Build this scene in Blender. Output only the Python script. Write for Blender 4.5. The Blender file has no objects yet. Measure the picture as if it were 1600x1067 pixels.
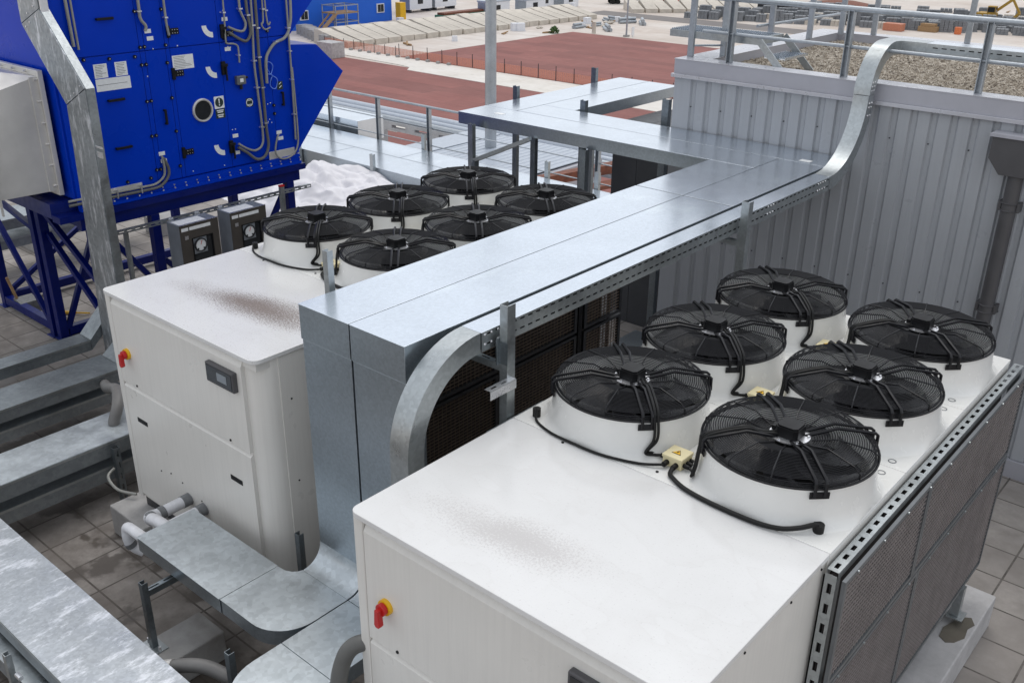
import bpy, bmesh, math, random
from math import sin, cos, pi, radians, hypot, sqrt
from mathutils import Vector, Matrix
random.seed(7)
SC = bpy.context.scene
COL = SC.collection

# ------------------------------------------------------------------ mesh builder
class MB:
    def __init__(s): s.v = []; s.f = []
    def quad(s, a, b, c, d):
        n = len(s.v); s.v += [tuple(a), tuple(b), tuple(c), tuple(d)]; s.f.append((n, n+1, n+2, n+3)); return s
    def box(s, x0, x1, y0, y1, z0, z1):
        n = len(s.v)
        s.v += [(x, y, z) for z in (z0, z1) for y in (y0, y1) for x in (x0, x1)]
        s.f += [tuple(n+i for i in q) for q in ((0,2,3,1),(4,5,7,6),(0,1,5,4),(2,6,7,3),(0,4,6,2),(1,3,7,5))]
        return s
    def bar(s, p, q, w, h, up=(0,0,1)):
        p, q = Vector(p), Vector(q); d = (q-p).normalized(); u = Vector(up)
        if abs(d.dot(u)) > .98: u = Vector((0,1,0)) if abs(d.y) < .9 else Vector((1,0,0))
        r = d.cross(u).normalized(); u = r.cross(d).normalized()
        n = len(s.v)
        for o in (p, q):
            for a, b in ((-1,-1),(1,-1),(1,1),(-1,1)): s.v.append(tuple(o + r*(a*w/2) + u*(b*h/2)))
        s.f += [tuple(n+i for i in t) for t in ((0,1,2,3),(7,6,5,4),(0,4,5,1),(1,5,6,2),(2,6,7,3),(3,7,4,0))]
        return s
    def tube(s, path, r, n=8, cap=True, closed=False):
        P = [Vector(p) for p in path]; m = len(P)
        T = []
        for i in range(m):
            if closed: t = P[(i+1) % m]-P[i-1]
            else: t = P[min(i+1, m-1)]-P[max(i-1, 0)]
            T.append(t.normalized() if t.length > 1e-9 else Vector((0,0,1)))
        a = Vector((0,0,1)) if abs(T[0].z) < .9 else Vector((1,0,0))
        u = (a - T[0]*a.dot(T[0])).normalized()
        b = len(s.v)
        for i in range(m):
            u = (u - T[i]*u.dot(T[i])).normalized(); w = T[i].cross(u)
            rr = r[i] if isinstance(r, (list, tuple)) else r
            for k in range(n):
                t = 2*pi*k/n; s.v.append(tuple(P[i] + (u*cos(t)+w*sin(t))*rr))
        for i in range(m if closed else m-1):
            j = (i+1) % m
            for k in range(n):
                l = (k+1) % n
                s.f.append((b+i*n+k, b+i*n+l, b+j*n+l, b+j*n+k))
        if cap and not closed:
            s.f.append(tuple(b+k for k in reversed(range(n)))); s.f.append(tuple(b+(m-1)*n+k for k in range(n)))
        return s
    def cyl(s, p, q, r, n=16): return s.tube([p, q], r, n)
    def ring(s, c, R, r, n=48, k=4, ax='z'):
        pts = []
        for i in range(n):
            t = 2*pi*i/n; a, b = R*cos(t), R*sin(t)
            pts.append((c[0]+a, c[1]+b, c[2]) if ax == 'z' else (c[0], c[1]+a, c[2]+b))
        return s.tube(pts, r, k, closed=True)
    def lathe(s, prof, c=(0,0,0), n=48, ax='z'):
        b = len(s.v); m = len(prof)
        for i in range(n):
            t = 2*pi*i/n
            for r, z in prof:
                if ax == 'z': s.v.append((c[0]+r*cos(t), c[1]+r*sin(t), c[2]+z))
                else: s.v.append((c[0]+z, c[1]+r*cos(t), c[2]+r*sin(t)))
        for i in range(n):
            j = (i+1) % n
            for k in range(m-1): s.f.append((b+i*m+k, b+j*m+k, b+j*m+k+1, b+i*m+k+1))
        return s
    def prism(s, poly, ax, a0, a1):
        n = len(poly); b = len(s.v)
        for a in (a0, a1):
            for p, q in poly: s.v.append({'x': (a,p,q), 'y': (p,a,q), 'z': (p,q,a)}[ax])
        s.f.append(tuple(b+i for i in range(n))); s.f.append(tuple(b+n+i for i in reversed(range(n))))
        for i in range(n):
            j = (i+1) % n; s.f.append((b+i, b+n+i, b+n+j, b+j))
        return s
    def slot(s, o, u, v, L, H, rows, sl, pitch, t=.002, start=.03):
        """perforated plate: real holes, built from thin strips"""
        o, u, v = Vector(o), Vector(u).normalized(), Vector(v).normalized(); nrm = u.cross(v)
        def cell(a0, a1, b0, b1):
            n = len(s.v)
            for c in (0, t):
                for a, b in ((a0,b0),(a1,b0),(a1,b1),(a0,b1)): s.v.append(tuple(o+u*a+v*b-nrm*c))
            s.f.extend(tuple(n+i for i in q) for q in ((0,1,2,3),(7,6,5,4),(0,4,5,1),(1,5,6,2),(2,6,7,3),(3,7,4,0)))
        y = 0
        for r0, r1 in rows:
            if r0 > y: cell(0, L, y, r0)
            x = 0; k = start
            while k + sl < L:
                cell(x, k, r0, r1); x = k+sl; k += pitch
            cell(x, L, r0, r1); y = r1
        if y < H: cell(0, L, y, H)
        return s
    def ico(s, c, r, jit=.25, sq=(1,1,1)):
        n = len(s.v)
        for d in ((1,0,0),(-1,0,0),(0,1,0),(0,-1,0),(0,0,1),(0,0,-1)):
            s.v.append(tuple(c[i]+d[i]*r*sq[i]*(1+random.uniform(-jit, jit)) + random.uniform(-jit, jit)*r*.5 for i in range(3)))
        s.f += [tuple(n+i for i in t) for t in ((0,2,4),(2,1,4),(1,3,4),(3,0,4),(2,0,5),(1,2,5),(3,1,5),(0,3,5))]
        return s

BASE = {}
def link(name, mesh, parent=None, base=(0,0,0), loc=(0,0,0)):
    o = bpy.data.objects.new(name, mesh); COL.objects.link(o); o.location = loc
    if parent: o.parent = parent
    BASE[o.name] = Vector(base); return o
def tag(o, label, cat, group=None, kind=None):
    o['label'] = label; o['category'] = cat
    if group: o['group'] = group
    if kind: o['kind'] = kind
    return o
def thing(name, loc, label, cat, group=None):
    o = link(name, None, None, loc, loc); o.empty_display_size = .2
    return tag(o, label, cat, group)
def mkmesh(name, mb, mat, off=(0,0,0), smooth=False, bevel=0):
    me = bpy.data.meshes.new(name)
    me.from_pydata([(x-off[0], y-off[1], z-off[2]) for x, y, z in mb.v], [], mb.f); me.update()
    bm = bmesh.new(); bm.from_mesh(me)
    bmesh.ops.recalc_face_normals(bm, faces=bm.faces); bm.to_mesh(me); bm.free()
    me.materials.append(mat)
    if smooth:
        me.polygons.foreach_set('use_smooth', [True]*len(me.polygons))
        try: me.set_sharp_from_angle(angle=radians(38))
        except Exception: pass
    return me
def build(name, mb, mat, parent=None, smooth=False, bevel=0, base=None, label=None):
    if parent: off = BASE[parent.name]
    elif base is not None: off = Vector(base)
    else:
        xs, ys, zs = zip(*mb.v); off = Vector(((min(xs)+max(xs))/2, (min(ys)+max(ys))/2, min(zs)))
    me = mkmesh(name, mb, mat, off, smooth, bevel)
    o = link(name, me, parent, off, (0,0,0) if parent else tuple(off))
    if bevel:
        b = o.modifiers.new('bevel', 'BEVEL'); b.width = bevel; b.segments = 2; b.limit_method = 'ANGLE'; b.angle_limit = radians(40)
    if label: o['label'] = label
    return o
def split(name, mb, mat, parent, **k):
    """every separate fixing in the builder becomes a part of its own"""
    par = list(range(len(mb.v)))
    def find(a):
        while par[a] != a: par[a] = par[par[a]]; a = par[a]
        return a
    for f in mb.f:
        for a in f[1:]: par[find(a)] = find(f[0])
    groups = {}
    for f in mb.f: groups.setdefault(find(f[0]), []).append(f)
    for fs in groups.values():
        m = MB(); idx = {}
        for f in fs:
            for a in f:
                if a not in idx: idx[a] = len(m.v); m.v.append(mb.v[a])
            m.f.append(tuple(idx[a] for a in f))
        build(name, m, mat, parent, **k)
def copy_tree(o, parent=None):
    c = o.copy(); COL.objects.link(c)
    if parent: c.parent = parent
    for ch in list(o.children): copy_tree(ch, c)
    return c
def struct(name, mb, mat, **k):
    o = build(name, mb, mat, **k); o['kind'] = 'structure'; return o
def smoothpath(pts, n=6):
    P = [Vector(p) for p in pts]; out = []
    for i in range(len(P)-1):
        a, b, c, d = P[max(i-1,0)], P[i], P[i+1], P[min(i+2, len(P)-1)]
        for k in range(n):
            t = k/n
            out.append(.5*((2*b)+(c-a)*t+(2*a-5*b+4*c-d)*t*t+(3*b-a-3*c+d)*t**3))
    out.append(P[-1]); return out
def arc(cx, cy, r, a0, a1, n=10):
    return [(cx+r*cos(radians(a0+(a1-a0)*i/n)), cy+r*sin(radians(a0+(a1-a0)*i/n))) for i in range(n+1)]

# ------------------------------------------------------------------ materials
def nodes(name):
    m = bpy.data.materials.new(name); m.use_nodes = True; nt = m.node_tree
    return m, nt, nt.nodes['Principled BSDF'], nt.nodes, nt.links
def N(nt, t, **k):
    n = nt.nodes.new(t)
    for a, b in k.items():
        if a in n.inputs: n.inputs[a].default_value = b
        else: setattr(n, a, b)
    return n
def ramp(nt, fac, stops):
    r = nt.nodes.new('ShaderNodeValToRGB'); e = r.color_ramp.elements
    while len(e) < len(stops): e.new(.5)
    for i, (p, c) in enumerate(stops):
        e[i].position = p; e[i].color = (c, c, c, 1) if isinstance(c, (int, float)) else (*c, 1)
    nt.links.new(fac, r.inputs[0]); return r.outputs[0]
def mix(nt, fac, a, b, mode='MIX'):
    m = nt.nodes.new('ShaderNodeMix'); m.data_type = 'RGBA'; m.blend_type = mode
    for i, x in ((0, fac), (6, a), (7, b)):
        if hasattr(x, 'links'): nt.links.new(x, m.inputs[i])
        elif i == 0: m.inputs[0].default_value = x
        else: m.inputs[i].default_value = (*x, 1)
    return m.outputs[2]
def bump(nt, bs, h, d=.01, strength=.4):
    b = N(nt, 'ShaderNodeBump', Strength=strength, Distance=d); nt.links.new(h, b.inputs['Height']); nt.links.new(b.outputs[0], bs.inputs['Normal'])
def coords(nt, scale=(1,1,1), rot=(0,0,0)):
    c = nt.nodes.new('ShaderNodeTexCoord'); m = nt.nodes.new('ShaderNodeMapping')
    m.inputs['Scale'].default_value = scale; m.inputs['Rotation'].default_value = rot
    nt.links.new(c.outputs['Object'], m.inputs[0]); return m.outputs[0]
def noise(nt, co, scale, detail=4, rough=.55):
    n = N(nt, 'ShaderNodeTexNoise', Scale=scale, Detail=detail, Roughness=rough); nt.links.new(co, n.inputs['Vector']); return n.outputs['Fac']
def plain(name, col, rough=.5, metal=0, var=.12, scale=6, bstr=0, spec=.5):
    """a surface with its own slight mottling and uneven gloss"""
    m, nt, bs, ns, ls = nodes(name); co = coords(nt)
    f = noise(nt, co, scale, 6)
    lo = tuple(c*(1-var) for c in col); hi = tuple(min(1, c*(1+var)) for c in col)
    c = ramp(nt, f, [(.3, lo), (.7, hi)]); ls.new(c, bs.inputs['Base Color'])
    r = ramp(nt, noise(nt, co, scale*2.3), [(.3, max(.03, rough-.08)), (.7, min(1, rough+.08))]); ls.new(r, bs.inputs['Roughness'])
    bs.inputs['Metallic'].default_value = metal; bs.inputs['Specular IOR Level'].default_value = spec
    if bstr: bump(nt, bs, noise(nt, co, scale*6, 6), .004, bstr)
    return m
def galv(name, col=(.46,.49,.52), rough=.33, spangle=38, var=.2, streak=0, metal=.9, scuff=0, smooth=False):
    """hot-dip galvanised sheet: spangle, soft blotches, scuffs"""
    m, nt, bs, ns, ls = nodes(name); co = coords(nt)
    v = N(nt, 'ShaderNodeTexVoronoi', Scale=spangle); ls.new(co, v.inputs['Vector'])
    sp = ramp(nt, v.outputs['Color'], [(.15, tuple(c*(1-var) for c in col)), (.85, tuple(c*(1+var*.8) for c in col))])
    bl = ramp(nt, noise(nt, co, 2.2, 5), [(.32, tuple(c*.78 for c in col)), (.68, tuple(min(1, c*1.15) for c in col))])
    c = mix(nt, .2 if smooth else .55, sp, bl)
    if scuff:
        st = noise(nt, coords(nt, (4.5, 1.5, 5) if scuff == 1 else (6, 6, 1.3), (0, 0, .15 if scuff == 1 else 0)), 2.6, 8, .74)
        k = ramp(nt, st, [(.52, 0), (.63, .75)])
        c = mix(nt, k, c, (.80,.82,.86))
    if smooth:
        pm = ramp(nt, noise(nt, coords(nt, (1.2, .7, 1)), 1.9, 7, .62), [(.60, 0), (.70, .45)])
        c = mix(nt, pm, c, tuple(min(.92, x*1.22) for x in col))
        bump(nt, bs, noise(nt, co, 1.3, 1), .03, .035)
    ls.new(c, bs.inputs['Base Color'])
    d = (.02, .03) if smooth else (.1, .12)
    rr = ramp(nt, noise(nt, co, 5, 6), [(.3, rough-d[0]), (.7, rough+d[1])]); ls.new(rr, bs.inputs['Roughness'])
    bs.inputs['Metallic'].default_value = metal
    if not smooth: bump(nt, bs, noise(nt, co, 1.6, 2), .03, .05)
    return m
def lidmat(name, cx, cy, a, b, rot, strength, tint):
    """gloss white coated lid with a dried puddle of grit"""
    m, nt, bs, ns, ls = nodes(name)
    tc = nt.nodes.new('ShaderNodeTexCoord'); mp = nt.nodes.new('ShaderNodeMapping'); mp.vector_type = 'TEXTURE'
    mp.inputs['Location'].default_value = (cx, cy, 0); mp.inputs['Rotation'].default_value = (0, 0, rot); mp.inputs['Scale'].default_value = (a, b, 50)
    ls.new(tc.outputs['Object'], mp.inputs[0])
    ln = N(nt, 'ShaderNodeVectorMath', operation='LENGTH'); 
    wob = N(nt, 'ShaderNodeTexNoise', Scale=1.6, Detail=4.); ls.new(tc.outputs['Object'], wob.inputs['Vector'])
    wv = N(nt, 'ShaderNodeVectorMath', operation='MULTIPLY_ADD'); wv.inputs[1].default_value = (.9,.9,0); ls.new(wob.outputs['Color'], wv.inputs[0]); ls.new(mp.outputs[0], wv.inputs[2])
    sb = N(nt, 'ShaderNodeVectorMath', operation='SUBTRACT'); sb.inputs[1].default_value = (.45,.45,0); ls.new(wv.outputs[0], sb.inputs[0]); ls.new(sb.outputs[0], ln.inputs[0])
    soft = ramp(nt, ln.outputs['Value'], [(.12, 1), (1.0, 0)])
    ringm = ramp(nt, ln.outputs['Value'], [(1.25, 0), (1.42, 1)] if False else [(.0, 0), (1., 0)])
    sp = N(nt, 'ShaderNodeTexNoise', Scale=75., Detail=4., Roughness=.8); ls.new(tc.outputs['Object'], sp.inputs['Vector'])
    th = N(nt, 'ShaderNodeMath', operation='MULTIPLY_ADD'); ls.new(soft, th.inputs[0]); th.inputs[1].default_value = .25; ls.new(sp.outputs['Fac'], th.inputs[2])
    k = ramp(nt, th.outputs[0], [(.585, 0), (.70, strength*.9)])
    haze = ramp(nt, soft, [(0, 0), (1, strength*.36)])
    g = noise(nt, coords(nt), 1.1, 5); base = ramp(nt, g, [(.3, (.645,.64,.63)), (.7, (.705,.70,.69))])
    sp2 = ramp(nt, noise(nt, coords(nt), 42, 2), [(.755, 0), (.78, .35)])
    sp3 = ramp(nt, noise(nt, coords(nt), 2.3, 3), [(.5, 0), (.62, 1)])
    rn = noise(nt, coords(nt, (1,1.7,1)), 1.5, 3, .5)
    tide = ramp(nt, rn, [(.50, 0), (.512, .10), (.518, .05), (.60, 0)])
    base = mix(nt, tide, base, (.45,.42,.39))
    smear = ramp(nt, noise(nt, coords(nt, (3,.8,1), (0,0,.4)), 2.2, 8, .7), [(.5, 0), (.75, .14)])
    base = mix(nt, smear, base, (.55,.53,.51))
    c = mix(nt, haze, base, tint)
    c = mix(nt, k, c, tint)
    mu = N(nt, 'ShaderNodeMath', operation='MULTIPLY'); ls.new(sp2, mu.inputs[0]); ls.new(sp3, mu.inputs[1])
    c = mix(nt, mu.outputs[0], c, (.3,.28,.26))
    ls.new(c, bs.inputs['Base Color'])
    r = mix(nt, soft, (.16,.16,.16), (.5,.5,.5)); ls.new(r, bs.inputs['Roughness'])
    return m
def pavers(name):
    m, nt, bs, ns, ls = nodes(name)
    tc = nt.nodes.new('ShaderNodeTexCoord'); mp = nt.nodes.new('ShaderNodeMapping')
    p = .4375; mp.inputs['Location'].default_value = (-2.245/p, -3.97/p, 0); mp.inputs['Scale'].default_value = (1/p, 1/p, 1)
    ls.new(tc.outputs['Object'], mp.inputs[0])
    br = N(nt, 'ShaderNodeTexBrick', offset=0., **{'Scale': 1., 'Mortar Size': .022, 'Mortar Smooth': .25, 'Bias': 0., 'Brick Width': 1., 'Row Height': 1.})
    br.inputs['Color1'].default_value = (.28,.255,.235,1); br.inputs['Color2'].default_value = (.42,.386,.357,1); br.inputs['Mortar'].default_value = (.035,.028,.022,1)
    ls.new(mp.outputs[0], br.inputs['Vector'])
    co = tc.outputs['Object']
    f = noise(nt, co, 3.5, 8, .65); fine = noise(nt, co, 40, 4)
    c = mix(nt, ramp(nt, f, [(.3, 0), (.72, .8)]), br.outputs['Color'], (.2,.18,.165), 'MIX')
    c = mix(nt, ramp(nt, fine, [(.35, .25), (.65, 0)]), c, (.24,.22,.2))
    wet = ramp(nt, noise(nt, co, 1.25, 5, .6), [(.53, 0), (.57, .8)])
    # the corner by the pipe trunking stays wet
    sx = nt.nodes.new('ShaderNodeSeparateXYZ'); ls.new(co, sx.inputs[0])
    near = N(nt, 'ShaderNodeMapRange'); ls.new(sx.outputs['Y'], near.inputs[0])
    near.inputs[1].default_value = 2.6; near.inputs[2].default_value = 1.4; near.inputs[3].default_value = .12; near.inputs[4].default_value = 1
    mu = N(nt, 'ShaderNodeMath', operation='MULTIPLY'); ls.new(wet, mu.inputs[0]); ls.new(near.outputs[0], mu.inputs[1])
    c = mix(nt, mu.outputs[0], c, (.055,.045,.035))
    sxx = N(nt, 'ShaderNodeMapRange'); ls.new(sx.outputs['X'], sxx.inputs[0]); sxx.inputs[1].default_value = .3; sxx.inputs[2].default_value = -1.2
    gm = N(nt, 'ShaderNodeMath', operation='MULTIPLY'); ls.new(near.outputs[0], gm.inputs[0]); ls.new(sxx.outputs[0], gm.inputs[1])
    gn = N(nt, 'ShaderNodeMath', operation='MULTIPLY'); ls.new(gm.outputs[0], gn.inputs[0]); ls.new(ramp(nt, f, [(.25, .1), (.7, .6)]), gn.inputs[1])
    c = mix(nt, gn.outputs[0], c, (.09,.072,.06))
    ls.new(c, bs.inputs['Base Color'])
    r = mix(nt, mu.outputs[0], (.85,.85,.85), (.3,.3,.3)); ls.new(r, bs.inputs['Roughness'])
    bump(nt, bs, br.outputs['Fac'], .006, -.6)
    return m
def concrete(name, col, stain=(.12,.1,.08), sc=3):
    m, nt, bs, ns, ls = nodes(name); co = coords(nt)
    c = ramp(nt, noise(nt, co, sc, 8, .65), [(.28, tuple(x*.7 for x in col)), (.7, tuple(min(1, x*1.15) for x in col))])
    c = mix(nt, ramp(nt, noise(nt, co, sc*.6, 6), [(.55, 0), (.72, .5)]), c, stain)
    v = N(nt, 'ShaderNodeTexVoronoi', Scale=sc*14); ls.new(co, v.inputs['Vector'])
    c = mix(nt, ramp(nt, v.outputs['Distance'], [(.06, .5), (.1, 0)]), c, tuple(x*.35 for x in col))
    ls.new(c, bs.inputs['Base Color']); bs.inputs['Roughness'].default_value = .9
    bump(nt, bs, noise(nt, co, sc*20, 5), .004, .4); return m
def ground(name, a, b, sc, spots=None, rough=.95, tiles=False):
    m, nt, bs, ns, ls = nodes(name); co = coords(nt)
    c = ramp(nt, noise(nt, co, sc, 10, .68), [(.3, a), (.7, b)])
    c = mix(nt, ramp(nt, noise(nt, coords(nt, (.35,1.6,1), (0,0,.2)), sc*6, 8, .7), [(.52, 0), (.68, .45)]), c, tuple(x*.72 for x in a))
    c = mix(nt, ramp(nt, noise(nt, coords(nt, (1.8,.3,1), (0,0,-.15)), sc*9, 6, .7), [(.56, 0), (.66, .35)]), c, tuple(min(1, x*1.12) for x in b))
    if spots: c = mix(nt, ramp(nt, noise(nt, co, sc*.28, 8, .7), [(.5, 0), (.62, .75)]), c, spots)
    if tiles:
        br = N(nt, 'ShaderNodeTexBrick', offset=.37, **{'Scale': 1., 'Mortar Size': .0, 'Brick Width': 9., 'Row Height': 2.4, 'Bias': 0.})
        br.inputs['Color1'].default_value = (.86,.86,.86,1); br.inputs['Color2'].default_value = (1.12,1.1,1.08,1); ls.new(co, br.inputs['Vector'])
        c = mix(nt, 1., c, br.outputs['Color'], 'MULTIPLY')
        fine = ramp(nt, noise(nt, coords(nt, (.5,3,1)), .9, 6, .7), [(.4, .25), (.6, 0)]); c = mix(nt, fine, c, (.15,.07,.06))
    ls.new(c, bs.inputs['Base Color']); bs.inputs['Roughness'].default_value = rough; return m

M = {}
M['lid_f'] = lidmat('lid_front', .79, .40, .72, .22, .12, .4, (.30,.27,.26))
M['lid_b'] = lidmat('lid_back', 1.28, .63, 1.05, .27, .12, .95, (.13,.09,.07))
M['white'] = plain('white_enamel', (.73,.725,.70), .22, var=.03)
def streaked(name, col, amt=1.):
    m, nt, bs, ns, ls = nodes(name); co = coords(nt)
    a = ramp(nt, noise(nt, coords(nt, (14,14,.5)), 3, 6, .6), [(.42, 0), (.75, .22*amt)])
    b = ramp(nt, noise(nt, co, 1.3, 5), [(.3, tuple(c*.93 for c in col)), (.7, col)])
    c = mix(nt, a, b, tuple(x*.72 for x in col)); ls.new(c, bs.inputs['Base Color'])
    ls.new(ramp(nt, noise(nt, co, 3), [(.3, .26), (.7, .42)]), bs.inputs['Roughness'])
    bump(nt, bs, noise(nt, co, 1.1, 1), .02, .08); return m
M['cream'] = streaked('cream_steel', (.72,.70,.66))
M['clad'] = streaked('grey_cladding', (.395,.41,.435), 1.1)
M['black'] = plain('black_plastic', (.007,.007,.008), .45, var=.2, spec=.25)
M['blade'] = plain('black_blade', (.010,.010,.012), .24, var=.2, spec=.4)
M['wire'] = plain('black_wire', (.007,.007,.009), .4, spec=.3)
M['rubber'] = plain('cable_rubber', (.007,.007,.007), .5, spec=.3)
M['dark'] = plain('dark_void', (.012,.011,.011), .9)
M['alu'] = plain('bright_aluminium', (.78,.78,.8), .3, .85)
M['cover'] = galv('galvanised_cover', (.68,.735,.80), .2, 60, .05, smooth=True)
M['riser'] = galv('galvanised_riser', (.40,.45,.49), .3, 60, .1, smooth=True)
M['floorcover'] = galv('weathered_floor_cover', (.50,.54,.565), .42, 30, .22, metal=.8)
M['bigtray'] = galv('blotched_galvanised_tray', (.44,.465,.49), .36, 55, .22, scuff=1, metal=.85)
M['trunk'] = galv('dull_galvanised_trunk', (.33,.355,.375), .42, 30, .25, metal=.8, scuff=2)
M['traydark'] = galv('dark_galvanised_tray', (.30,.33,.35), .42, 30, .22, metal=.8)
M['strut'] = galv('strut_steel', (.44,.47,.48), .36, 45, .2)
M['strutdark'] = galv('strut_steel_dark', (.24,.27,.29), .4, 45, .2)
M['rail'] = galv('rail_tube', (.40,.43,.46), .42, 45, .15, metal=.7)
M['blue'] = plain('blue_paint', (.0006,.036,.45), .3, var=.06, scale=.9, spec=.12)
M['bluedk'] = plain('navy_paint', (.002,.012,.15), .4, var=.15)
M['stainless'] = plain('brushed_stainless', (.68,.66,.63), .45, .6, var=.12, scale=2)
M['paper'] = plain('label_paper', (.75,.76,.76), .6, var=.06, scale=30)
M['conduit'] = plain('grey_conduit', (.27,.27,.25), .45, .15)
M['flex'] = plain('flexible_conduit_grey', (.14,.135,.13), .5)
M['conduitdk'] = plain('dark_grey_conduit', (.11,.11,.105), .5)
M['cladtrim'] = plain('cladding_trim', (.42,.42,.46), .4, .2, var=.04)
M['cap'] = plain('parapet_cap', (.52,.52,.555), .32, .35, var=.05)
M['darkclad'] = plain('dark_grey_sheet', (.065,.068,.075), .5, var=.08)
M['downpipe'] = plain('brown_grey_pipe', (.075,.073,.077), .45, var=.08)
M['red'] = plain('red_plastic', (.48,.012,.012), .35)
M['yellow'] = plain('yellow_plastic', (.75,.42,.01), .4)
M['jbox'] = plain('cream_plastic', (.70,.62,.38), .5, var=.05)
M['pvc'] = plain('pipe_wrap_white', (.62,.62,.64), .5, var=.12, scale=12)
M['frameshade'] = plain('shaded_blue_frame', (.001,.008,.12), .35, var=.1, spec=.25)  # frame blue deepened in colour to imitate the shade under the unit
M['tape'] = plain('grey_tape', (.16,.165,.17), .55, var=.2, scale=30)
M['gauge'] = plain('bronze_grey_panel', (.062,.054,.047), .38)
M['gaugeside'] = plain('grey_blue_sheet', (.30,.33,.36), .4, .5)
M['jointshade'] = plain('black_joint_shade', (.015,.015,.016), .7)  # near-black for the strips that imitate shade inside the trunking joints
M['coil'] = plain('coil_fins', (.06,.048,.042), .6, .3, var=.5, scale=20)
M['fin'] = plain('light_coil_fins', (.014,.012,.012), .5, .3, var=.4, scale=20)
M['mesh'] = plain('mesh_wire', (.25,.222,.215), .5, .3)
M['meshbr'] = plain('mesh_wire_brown', (.17,.13,.10), .5, .3)
M['frame'] = plain('charcoal_frame', (.035,.036,.04), .4, .2)
M['greyframe'] = plain('grey_frame', (.16,.17,.18), .4, .5)
M['tarp'] = plain('white_tarpaulin', (.68,.665,.69), .5, var=.08, scale=3)
M['deck'] = pavers('roof_pavers')
M['block'] = concrete('concrete_block', (.36,.35,.34))
M['blocklt'] = concrete('pale_concrete_block', (.46,.45,.45), (.2,.18,.15))
M['yard'] = ground('yard_concrete', (.50,.42,.36), (.66,.62,.58), .05, (.42,.36,.31))
M['redpave'] = ground('red_paving', (.225,.085,.075), (.29,.125,.11), .12, (.24,.10,.088), tiles=True)
M['path'] = ground('pale_concrete', (.60,.56,.50), (.72,.69,.65), .2)
M['road'] = ground('road_surface', (.17,.155,.15), (.22,.2,.19), .1)
M['precast'] = concrete('precast_concrete', (.58,.53,.46), (.4,.35,.3), .4)
M['bluebld'] = plain('bright_blue_cladding', (.002,.115,.62), .5, var=.05, scale=.1)
M['lightblue'] = plain('pale_blue_roof', (.42,.46,.52), .4, .3, var=.06)
M['rust'] = plain('rusty_steel', (.17,.055,.03), .7, var=.35)
M['wood'] = plain('timber', (.32,.2,.1), .8, var=.2)
M['orange'] = plain('orange_mesh', (.60,.24,.16), .7, var=.1)
M['stack'] = concrete('paving_stack', (.24,.25,.265), (.1,.1,.1), .7)
M['green'] = plain('green_paint', (.02,.13,.085), .6)
M['leaf'] = plain('leaf', (.05,.11,.025), .6, var=.3, scale=30)
M['wht2'] = plain('white_cabin', (.72,.73,.76), .5, var=.05)
M['pane'] = plain('dark_pane', (.02,.022,.025), .08)
M['signgreen'] = plain('sign_ink', (.012,.03,.025), .5)

def gravelmat():
    m, nt, bs, ns, ls = nodes('gravel'); co = coords(nt)
    v = N(nt, 'ShaderNodeTexVoronoi', Scale=26.); ls.new(co, v.inputs['Vector'])
    c = ramp(nt, v.outputs['Color'], [(.1, (.11,.09,.07)), (.45, (.33,.28,.22)), (.9, (.55,.5,.43))])
    ls.new(c, bs.inputs['Base Color']); bs.inputs['Roughness'].default_value = .9; return m
M['gravel'] = gravelmat()

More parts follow.
